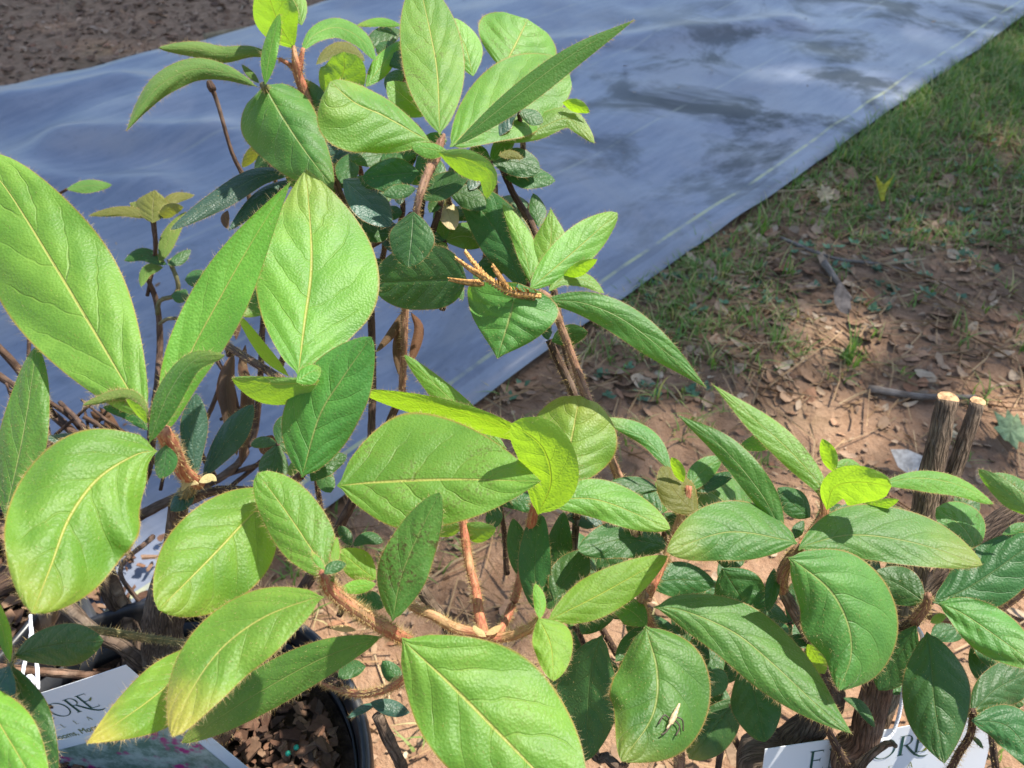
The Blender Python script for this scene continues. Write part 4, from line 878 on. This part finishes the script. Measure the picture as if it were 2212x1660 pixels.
R0 = np.array([-.0416, .795]); dR = np.array([.685, .728]); L0 = np.array([-1.177, 1.811]); dL = np.array([.735, .678])
def g2(x, y): c = G(x, y); return np.array([c.x, c.y])
RIDGE = [(g2(40, 250), g2(260, 200), .030, .06), (g2(150, 330), g2(470, 300), .022, .05), (g2(0, 420), g2(330, 420), .020, .05), (g2(1150, 120), g2(1700, 60), .016, .05)]
na, nb = 230, 70; V = []; UV = []; al = np.linspace(-1.6, 4.2, na)
for i, a in enumerate(al):
    r = R0+dR*(a + 0) + np.array([.685*0, 0]); 
    l = L0+dL*(a-.0)
    wob = .003*mnoise.noise(Vector((a*3, 0, 5)))+.002*mnoise.noise(Vector((a*9, 0, 2)))
    wl_ = .02*mnoise.noise(Vector((a*2.2, 3, 5)))+.012*mnoise.noise(Vector((a*7, 3, 2)))
    wd = np.linalg.norm(l-r)
    for j in range(nb+1):
        t = (j/nb); p = r*(1-t)+l*t + np.array([-.728, .685])*(wob*(1-t)+wl_*t)
        x, y = p
        z = .0125+.006*mnoise.noise(Vector((x*2.4, y*2.4, 7)))+.0045*mnoise.noise(Vector((x*8, y*8, 3)))+.0035*abs(mnoise.noise(Vector(((x+y)*3, (x-y)*11, 6))))
        # broad folds of the loose sheet toward its left part
        ff = np.clip((t-.35)/.4, 0, 1)
        z += ff*.020*(1+math.sin((x*1.9-y*.8)*6.0+2*mnoise.noise(Vector((x*2, y*2, 1)))))*.5
        z += .005*ff*abs(math.sin((x*.4+y*1.4)*7+1.5*mnoise.noise(Vector((x*3, y*3, 8)))))
        for (q0, q1, hg, sg) in RIDGE:
            dd_ = q1-q0; tt_ = np.clip(np.dot(p-q0, dd_)/np.dot(dd_, dd_), 0, 1); ds = np.linalg.norm(p-q0-dd_*tt_)
            z += hg*math.exp(-(ds/sg)**2)*min(1, t*6)
        z = max(z, gz(x, y)+.004)
        if j == 0: z = max(gz(x, y)+.003, z-.004)
        V.append((x, y, z)); UV.append((a, t*wd))
Fc = [(i*(nb+1)+j, (i+1)*(nb+1)+j, (i+1)*(nb+1)+j+1, i*(nb+1)+j+1) for i in range(na-1) for j in range(nb)]
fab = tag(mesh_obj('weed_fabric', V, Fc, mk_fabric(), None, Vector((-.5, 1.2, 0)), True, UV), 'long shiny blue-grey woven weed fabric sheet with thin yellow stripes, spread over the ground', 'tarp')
md = fab.modifiers.new('thickness', 'SOLIDIFY'); md.thickness = .0008; md.offset = -1
def on_fabric(x, y):
    v = np.array([x, y])-R0; return (v[0]*-.728+v[1]*.685) > -.005 and (lambda q: (q[0]*-.68+q[1]*.735) < 0)(np.array([x, y])-L0)
def right_of(x, y): v = np.array([x, y])-R0; return -(v[0]*-.728+v[1]*.685)       # metres right of the fabric edge

# leaf litter right of the fabric
LIT = mk_chip('dead_leaf_litter', [(.24, .135, .075), (.36, .22, .125), (.17, .10, .06), (.42, .29, .18), (.30, .145, .075), (.36, .25, .165), (.48, .37, .25), (.21, .125, .075)])
NEED = mk_chip('pine_needle', [(.30, .18, .09), (.42, .28, .15), (.24, .14, .07), (.46, .34, .20)])
def curl_leaf(c, s, V, Fc, asp=.45):
    rot = random.uniform(0, 6.28); q = Vector((random.gauss(0, .3), random.gauss(0, .3), 1)).normalized().to_track_quat('Z', 'Y'); b = len(V)
    cu = random.uniform(-.9, 1.3); tw = random.uniform(-.6, .6); n = 5
    for i in range(n+1):
        t = i/n*2-1; wd = s*asp*math.sqrt(max(.02, 1-t*t))*(1+.25*random.uniform(-1, 1))
        for sd in (-1, 0, 1):
            x = t*s; y = sd*wd; z = cu*s*.35*t*t+.25*abs(sd)*wd*cu+tw*x*y/s
            V.append(c + q @ Vector((x*math.cos(rot)-y*math.sin(rot), x*math.sin(rot)+y*math.cos(rot), z+.15*s)))
    for i in range(n):
        for k in (0, 1): Fc.append((b+i*3+k, b+(i+1)*3+k, b+(i+1)*3+k+1, b+i*3+k+1))
def rand_right(ymax=3.0):
    while True:
        y = .25+(ymax-.25)*random.random()**1.0; x = random.uniform(-.3, 2.1)
        ro = right_of(x, y)
        if ro > .0 and abs(x) < .25+y*.72 and ro < 2.2: return x, y
V, Fc = [], []
for i in range(4600):
    x, y = rand_right()
    if y < .8 and random.random() < .6: continue
    curl_leaf(Vector((x, y, gz(x, y)+.002)), random.choice((.004, .006, .008, .011, .017))*random.uniform(.7, 1.2)*(.8 if y < .8 else 1), V, Fc, random.uniform(.25, .65))
for i in range(260):
    x, y = random.uniform(-2, 0.2), random.uniform(1.6, 3.0)
    if not on_fabric(x, y): curl_leaf(Vector((x, y, gz(x, y)+.002)), random.uniform(.006, .02), V, Fc)
SV, SF = [], []
for i in range(150):
    x, y = random.uniform(-1.6, 1.6), random.uniform(.7, 2.9)
    if on_fabric(x, y) and right_of(x, y) < -.03: curl_leaf(Vector((x, y, .019)), random.choice((.002, .003, .004, .007))*random.uniform(.7, 1.3), SV, SF)
ds_ = mesh_obj('debris_specks', SV, SF, LIT, None, Vector((-.3, 1.6, 0)), False); ds_['kind'] = 'stuff'; tag(ds_, 'small dry leaf specks scattered on the blue fabric', 'debris')
ll = mesh_obj('leaf_litter', V, Fc, LIT, None, Vector((.6, 1.2, 0)), False); ll['kind'] = 'stuff'; tag(ll, 'scattered dry brown leaf litter on the bare ground beside the fabric', 'leaf litter')
V, Fc = [], []
for i in range(4200):
    x, y = rand_right()
    if y < .8 and random.random() < .65: continue
    a = random.uniform(0, 3.14); l = random.uniform(.012, .05); w_ = random.uniform(.0005, .0010); z = gz(x, y)+random.uniform(.002, .010); k = random.uniform(-.3, .3)
    b = len(V); dx, dy = math.cos(a), math.sin(a)
    for t in (-1, 0, 1):
        for s in (-1, 1): V.append((x+dx*l*t-dy*(w_*s+k*l*t*t*.4), y+dy*l*t+dx*(w_*s+k*l*t*t*.4), z+random.uniform(-.002, .003)+(s+1)*.0004))
    Fc += [(b, b+2, b+3, b+1), (b+2, b+4, b+5, b+3)]
pn = mesh_obj('pine_straw', V, Fc, NEED, None, Vector((.6, 1.2, 0)), False); pn['kind'] = 'stuff'; tag(pn, 'thin dry pine needles strewn among the leaf litter', 'pine needles')
# dark mulch beyond the fabric (upper left) and crumbs of clay near the pots
MUL = mk_chip('dark_mulch', [(.13, .072, .045), (.24, .14, .085), (.17, .10, .06), (.32, .20, .13), (.11, .065, .042), (.40, .28, .19), (.25, .12, .07)])
def pm():
    while True:
        x, y = random.uniform(-2.2, .3), random.uniform(1.55, 3.4)
        if not on_fabric(x, y) and right_of(x, y) < 0: return Vector((x, y, gz(x, y)+random.uniform(-.001, .006))), 1
V, Fc = chips_mesh(6500, pm, (.003, .014), .3)
mu = mesh_obj('mulch', V, Fc, MUL, None, Vector((-1, 2.3, 0)), False); mu['kind'] = 'stuff'; tag(mu, 'dark brown bark mulch beyond the fabric', 'mulch')
CLOD = mk_chip('clay_crumb', [(.22, .125, .07), (.32, .20, .12), (.37, .25, .16), (.18, .10, .06), (.28, .19, .125)])
def pcl():
    while True:
        x, y = random.uniform(-.35, 1.0), random.uniform(.2, 1.5)
        if right_of(x, y) > 0 and math.hypot(x-POT_A[0], y-POT_A[1]) > .15 and math.hypot(x-POT_B[0], y-POT_B[1]) > .15: return Vector((x, y, gz(x, y)+random.uniform(-.001, .002))), 1
V, Fc = chips_mesh(2200, pcl, (.0015, .0065), .6)
cl = mesh_obj('clay_crumbs', V, Fc, CLOD, None, Vector((.3, .7, 0)), False); cl['kind'] = 'stuff'; tag(cl, 'crumbs of red clay on the bare ground between the pots', 'clay')

def mk_grass():
    M = NT('grass_blade'); rp = M.n('ShaderNodeNewGeometry').outputs['Random Per Island']
    c = M.mix(rp, (.11, .21, .042), (.20, .31, .078)); c = M.mix(M.ss(rp, .76, .84), c, (.42, .36, .18))
    p = M.bsdf(c, .55, .3); t = M.n('ShaderNodeBsdfTranslucent'); M.link(M.mix(1.0, c, (1.6, 1.6, .8), 'MULTIPLY'), t.inputs[0])
    mx = M.n('ShaderNodeMixShader'); mx.inputs[0].default_value = .35; M.link(p, mx.inputs[1]); M.link(t.outputs[0], mx.inputs[2])
    return M.done(mx.outputs[0])
GRS = mk_grass()
V, Fc = [], []
def blade(x, y, h, az, lean, wd):
    b = len(V); n = 4; dx, dy = math.cos(az), math.sin(az); z0 = gz(x, y)-.002
    for i in range(n+1):
        t = i/n; r = lean*h*t*t; ww = wd*(1-t**1.6)+.0001
        px, py, pz = x+dx*r, y+dy*r, z0+h*t*(1-.35*lean*t)
        V.extend([(px-dy*ww, py+dx*ww, pz), (px+dy*ww, py-dx*ww, pz)])
    for i in range(n): Fc.append((b+2*i, b+2*i+1, b+2*i+3, b+2*i+2))
nb_ = 0
while nb_ < 4400:
    x, y = rand_right(3.2); ro = right_of(x, y)
    dens = mnoise.noise(Vector((x*2.6, y*2.6, 9)))*.55 + np.clip((y-1.0)/.9, -.4, 1.0)*.75 + .24 - .35*math.exp(-((ro-.45)/.3)**2)*(y < 1.8)
    if random.random() > np.clip(dens, .02 if y > .6 else .008, 1): continue
    nb_ += 1
    for k in range(random.randint(4, 11)):
        blade(x+random.gauss(0, .008), y+random.gauss(0, .008), random.uniform(.012, .05)*(1.15 if y > 1.5 else .85), random.uniform(0, 6.28), random.uniform(.2, 1.3), random.uniform(.0007, .0018))
for (px, py, k) in [(1830, 775, 16), (1845, 790, 8), (1655, 500, 6), (1700, 590, 12), (1530, 780, 9), (2090, 370, 16), (1420, 860, 8)]:
    c = G(px, py)
    for i in range(k): blade(c.x+random.gauss(0, .006), c.y+random.gauss(0, .006), random.uniform(.03, .075), random.uniform(0, 6.28), random.uniform(.15, .9), random.uniform(.0012, .0022))
gr = mesh_obj('grass', V, Fc, GRS, None, Vector((1, 1.5, 0))); gr['kind'] = 'stuff'; tag(gr, 'patchy short green grass growing along the fabric edge', 'grass')
# small broad-leaved weeds in the lawn
V, Fc = [], []
for i in range(900):
    x, y = rand_right(2.6)
    if y < .8 or mnoise.noise(Vector((x*3, y*3, 20))) < .02: continue
    for k in range(random.randint(4, 8)):
        a = random.uniform(0, 6.28); l = random.uniform(.006, .016); q = Vector((math.cos(a), math.sin(a), random.uniform(.2, .9))).normalized(); s = q.cross(Vector((0, 0, 1))).normalized()
        c = Vector((x, y, gz(x, y)+.003)); b = len(V); w_ = l*.33
        V += [c, c+q*l*.5+s*w_, c+q*l, c+q*l*.5-s*w_]; Fc.append((b, b+1, b+2, b+3))
wd_ = mesh_obj('ground_weeds', V, Fc, plain('weed_leaf', (.085, .175, .085), .5, .35, .4, 8), None, Vector((1, 1.5, 0))); wd_['kind'] = 'stuff'; tag(wd_, 'tiny blue-green broad leaved weeds low among the grass', 'weeds')

# sticks and single fallen leaves
STK = mk_bark('weathered_stick', (.14, .11, .085), (.24, .195, .155), (.32, .27, .22), 120, 14, .6, .001)
CANE = mk_bark('dry_cane', (.22, .16, .09), (.34, .26, .15), (.40, .31, .19), 120, 10, .4, .0008)
def stick(label, pts, r, m=STK, name='stick'):
    pp = np.array([tuple(G(x, y, .012)) for x, y in pts]); pp[:, 2] = [gz(p[0], p[1])+r+.004 for p in pp]
    V, Fc, UV = tube_data(catmull(pp, 14), np.linspace(r, r*.6, 14), 8, .25)
    o = mesh_obj(name, V, Fc, m, None, Vector(pp[0]), True, UV); tag(o, label, 'stick'); return o
stick('tan broken cane lying on the dark mulch at the fabric edge', [(440, 78), (490, 70), (540, 58)], .012, CANE)
stick('grey-brown straight stick lying in the leaf litter across sparse grass', [(1783, 560), (1812, 600), (1840, 640)], .0062)
stick('long thin weathered twig lying in the grass', [(1690, 500), (1800, 545), (1900, 560), (1965, 575)], .0035)
stick('pale thin stem lying along the ground above the cut stems', [(1880, 830), (1990, 848), (2110, 850)], .0055)
stick('thin reddish pine twig in a sunny patch of bare soil', [(1595, 768), (1640, 785), (1680, 800)], .003, NEED)
def fallen(label, px, py, outline, size, m, lift=.01, tiltx=0.0, rot=0.0, cat='leaf'):
    c = G(px, py, .01); n = len(outline); V = [Vector((0, 0, .0))]
    for a, b in outline: V.append(Vector((a*size, b*size, .18*size*math.sin(a*3)+.15*size*(a*a+b*b))))
    V += [v-Vector((0, 0, .0006)) for v in V]
    k = n+1; Fc = [(0, 1+i, 1+(i+1) % n) for i in range(n)] + [(k, k+1+(i+1) % n, k+1+i) for i in range(n)] + [(1+i, k+1+i, k+1+(i+1) % n, 1+(i+1) % n) for i in range(n)]
    from mathutils import Euler
    e = Euler((tiltx, 0, rot)).to_matrix(); V = [c+Vector((0, 0, lift+gz(c.x, c.y)))+e @ v for v in V]
    return tag(mesh_obj('fallen_leaf', V, Fc, m, None, c, False), label, cat)
YEL = plain('yellow_leaf', (.46, .39, .04), .7, .2, .35, 160); PALE = plain('pale_green_leaf', (.22, .29, .14), .7, .2, .3, 160); TANL = plain('tan_leaf', (.42, .33, .20), .8, .1, .3, 120)
maple = [(0, -1.1), (.16, -.55), (.75, -.62), (.5, -.25), (1.0, .1), (.52, .2), (.55, .62), (.2, .45), (0, 1.05), (-.2, .45), (-.55, .62), (-.52, .2), (-1, .1), (-.5, -.25), (-.75, -.62), (-.16, -.55)]
fork = [(-.12, -1), (.14, -1), (.22, -.2), (.42, .3), (.62, 1.0), (.30, .55), (.05, .25), (-.25, .5), (-.6, .95), (-.5, .4), (-.25, -.2)]
oval = [(0, -1), (.3, -.7), (.45, -.1), (.35, .5), (0, 1), (-.35, .5), (-.45, -.1), (-.3, -.7)]
fallen('bright yellow forked fallen leaf standing up from the litter', 1905, 412, fork, .024, YEL, .016, R(62))
fallen('pale green lobed fallen leaf on the soil beside the sawn-off stems', 2178, 935, maple, .030, PALE, .012, R(25), .9)
fallen('curled cream fallen leaf at the edge of the fabric', 1780, 425, maple, .020, TANL, .012, R(40), .4)
fallen('grey papery dead leaf lying upright in the litter', 1815, 655, oval, .026, plain('grey_dead_leaf', (.22, .18, .15), .8, .1, .3, 120), .012, R(50), .5)
fallen('pale grey dead leaf lying flat near the sawn-off stems', 1975, 1010, oval, .034, plain('ash_leaf', (.36, .34, .31), .8, .1, .3, 120), .008, R(10), 1.0)
fallen('cream dead leaf lying flat on the soil behind the sawn-off stems', 2040, 930, maple, .020, TANL, .008, R(10), 2.0)
fallen('small yellow leaf lying on the far part of the fabric', 1108, 6, oval, .016, YEL, .022, R(20), 1.2)

# dried conifer sprig caught in the middle rosette, insect husk on a leaf
SPR = plain('dry_cedar', (.46, .25, .08), .7, .2, .6, 700, .5)
sp0 = P(1165, 640, .372); spr = tag(empty('conifer_sprig', sp0), 'dry golden-brown scaly conifer sprig caught behind the heart-shaped leaf', 'sprig')
def sprig(pts, r, name):
    c = catmull([tuple(P(*p)) for p in pts], 30); V, Fc = [], []
    v, f, uv = tube_data(c, np.linspace(r, r*.5, 30), 6, 0); V += [tuple(x) for x in v]; Fc += f
    for i in range(1, 29):
        tdir = unit(c[i+1]-c[i]) if i < 29 else unit(c[i]-c[i-1])
        for s in range(4):
            sd = unit(np.cross(tdir, np.array([math.cos(s*1.57+i), math.sin(s*1.57+i), .3]))); b = len(V); rr = r*1.7*(1-i/50)
            V += [tuple(c[i]+sd*rr*.3), tuple(c[i]+tdir*.0010+sd*rr*.9+np.cross(tdir, sd)*rr*.7), tuple(c[i]+tdir*.0022+sd*rr*1.6), tuple(c[i]+tdir*.0010+sd*rr*.9-np.cross(tdir, sd)*rr*.7)]
            Fc.append((b, b+1, b+2, b+3))
    return mesh_obj(name, V, Fc, SPR, spr, sp0, False)
sprig([(1168, 640, .372), (1130, 636, .37), (1095, 628, .368), (1050, 602, .370), (1024, 572, .376), (1004, 545, .382)], .0013, 'sprig_stem')
sprig([(1098, 630, .368), (1082, 605, .368), (1066, 578, .370)], .0009, 'side_twig')
sprig([(1050, 604, .370), (1018, 585, .374), (985, 560, .380)], .0009, 'side_twig')
sprig([(1045, 615, .370), (1010, 612, .374), (972, 605, .378)], .0009, 'side_twig')
HUS = plain('insect_husk', (.50, .36, .20), .5, .4, .4, 900); HUD = plain('insect_leg', (.05, .03, .02), .5, .4, .2)
_org = WORLD[BUGLEAF.name]; _bv = [v.co+_org-CAM for v in BUGLEAF.data.vertices[:900]]
def _px(v): d_ = v.dot(FW); return 1106+v.x/d_*F, 830-v.dot(UP)/d_*F
_bp = np.array([_px(v)+(v.dot(FW),) for v in _bv])
def bugd(x, y, off): k_ = np.argsort(np.hypot(_bp[:, 0]-x, _bp[:, 1]-y))[:4]; return float(_bp[k_, 2].min())-off
i0 = P(1450, 1560, bugd(1450, 1560, 0)); ins = tag(empty('insect_husk', i0), 'small pale insect husk with dark legs sitting on a hairy leaf', 'insect')
def blob(pts, m, nm, rr):
    c = catmull([tuple(P(p[0], p[1], bugd(p[0], p[1], .0016 if nm == 'body' else .0010))) for p in pts], 12); V, Fc, UV = tube_data(c, np.array(rr)[np.linspace(0, len(rr)-1, 12).astype(int)], 7, 0); return mesh_obj(nm, V, Fc, m, ins, i0)
blob([(1440, 1575, .322), (1452, 1556, .320), (1468, 1520, .317)], HUS, 'body', [.0004, .0011, .0012, .0009, .0006, .0003])
for pts in ([(1450, 1558, .320), (1435, 1545, .318), (1422, 1565, .322)], [(1452, 1560, .320), (1440, 1580, .320), (1428, 1588, .326)], [(1456, 1555, .320), (1468, 1570, .318), (1460, 1590, .325)], [(1458, 1548, .319), (1474, 1556, .317), (1476, 1580, .324)]):
    blob(pts, HUD, 'leg', [.0003]*3)

# ------------------------------------------------------------------ shade trees out of view whose crowns shade the ground beyond the plants
def mk_canopy():
    M = NT('unseen_tree_leaf'); rp = M.n('ShaderNodeNewGeometry').outputs['Random Per Island']; c = M.mix(rp, (.035, .085, .02), (.07, .13, .035))
    p = M.bsdf(c, .5, .3); t = M.n('ShaderNodeBsdfTranslucent'); t.inputs[0].default_value = (.10, .17, .03, 1)
    mx = M.n('ShaderNodeMixShader'); mx.inputs[0].default_value = .3; M.link(p, mx.inputs[1]); M.link(t.outputs[0], mx.inputs[2]); return M.done(mx.outputs[0])
CANO = mk_canopy()
def tree(label, tx, ty, H, clumps, nper):
    o = tag(empty('unseen_shade_tree', (tx, ty, 0)), label, 'tree', 'unseen shade trees beyond the fabric')
    pth = [(tx, ty, -.1), (tx+.05, ty, H*.3), (tx, ty+.1, H*.6), (tx-.1, ty, H)]
    V, Fc, UV = tube_data(catmull(pth, 24), np.linspace(.16, .05, 24), 12, .15); mesh_obj('trunk', V, Fc, MAT['bark'], o, Vector((tx, ty, 0)), True, UV)
    for c in clumps[::3]:
        V, Fc, UV = tube_data(catmull([(tx, ty, H*.55), ((tx+c[0])/2, (ty+c[1])/2, H*.8), tuple(c[:3])], 12), np.linspace(.05, .012, 12), 6, .1); mesh_obj('limb', V, Fc, MAT['bark'], o, Vector((tx, ty, 0)), True, UV)
    V, Fc = [], []
    for cx, cy, cz, rad in clumps:
        for i in range(max(3, int(nper*(rad/.6)**2))):
            d = Vector((random.gauss(0, .45), random.gauss(0, .45), random.gauss(0, .3)))*rad; c = Vector((cx, cy, cz))+d
            n = Vector((random.gauss(0, .6), random.gauss(0, .6), 1)).normalized(); q = n.to_track_quat('Z', 'Y'); s = random.uniform(.06, .12); b = len(V); a = random.uniform(0, 6.28)
            for (x, y) in ((-1, 0), (0, .5), (1, 0), (0, -.5)): V.append(c+q @ Vector(((x*math.cos(a)-y*math.sin(a))*s, (x*math.sin(a)+y*math.cos(a))*s, 0)))
            Fc.append((b, b+1, b+2, b+3))
    mesh_obj('crown', V, Fc, CANO, o, Vector((tx, ty, 0)), False); return o
sh = SUN/SUN.z
def clumps_over(x0, x1, y0, y1, zlo, zhi, n, rad, holes=()):
    out = []
    while len(out) < n:
        gx_, gy_ = random.uniform(x0, x1), random.uniform(y0, y1)
        z = random.uniform(zlo, zhi)
        if any(math.hypot((gx_-hx)/hw, (gy_-hy)/hh) < 1 for hx, hy, hw, hh in holes): continue
        out.append((gx_+sh.x*z, gy_+sh.y*z, z, rad*random.uniform(.7, 1.2)))
    return out
T1 = clumps_over(-2.6, .5, 1.35, 4.4, 8.6, 10.6, 52, .62) + clumps_over(-1.6, .1, .86, 1.5, 8.4, 9.4, 40, .28) + clumps_over(-1.2, -.30, .74, 1.0, 8.2, 8.8, 12, .16) + clumps_over(-.52, -.02, .56, .80, 8.2, 8.6, 26, .10) + clumps_over(-.25, .25, .76, .98, 8.2, 8.6, 22, .10)
T2 = clumps_over(.2, 3.4, 1.60, 4.4, 8.6, 10.6, 26, .6) + clumps_over(.1, 2.2, 1.08, 1.7, 8.4, 9.4, 34, .27) + clumps_over(.1, 1.6, 1.0, 1.08, 8.2, 8.8, 10, .12) + clumps_over(.05, 1.5, .80, .89, 8.2, 8.6, 11, .10) + clumps_over(.15, 1.4, .655, .71, 8.2, 8.6, 11, .09)
tree('unseen leafy shade tree standing beyond the mulch', 4.6, 6.0, 9.8, T1, 150)
tree('unseen leafy shade tree standing in the grass', 7.6, 5.0, 9.8, T2, 125)
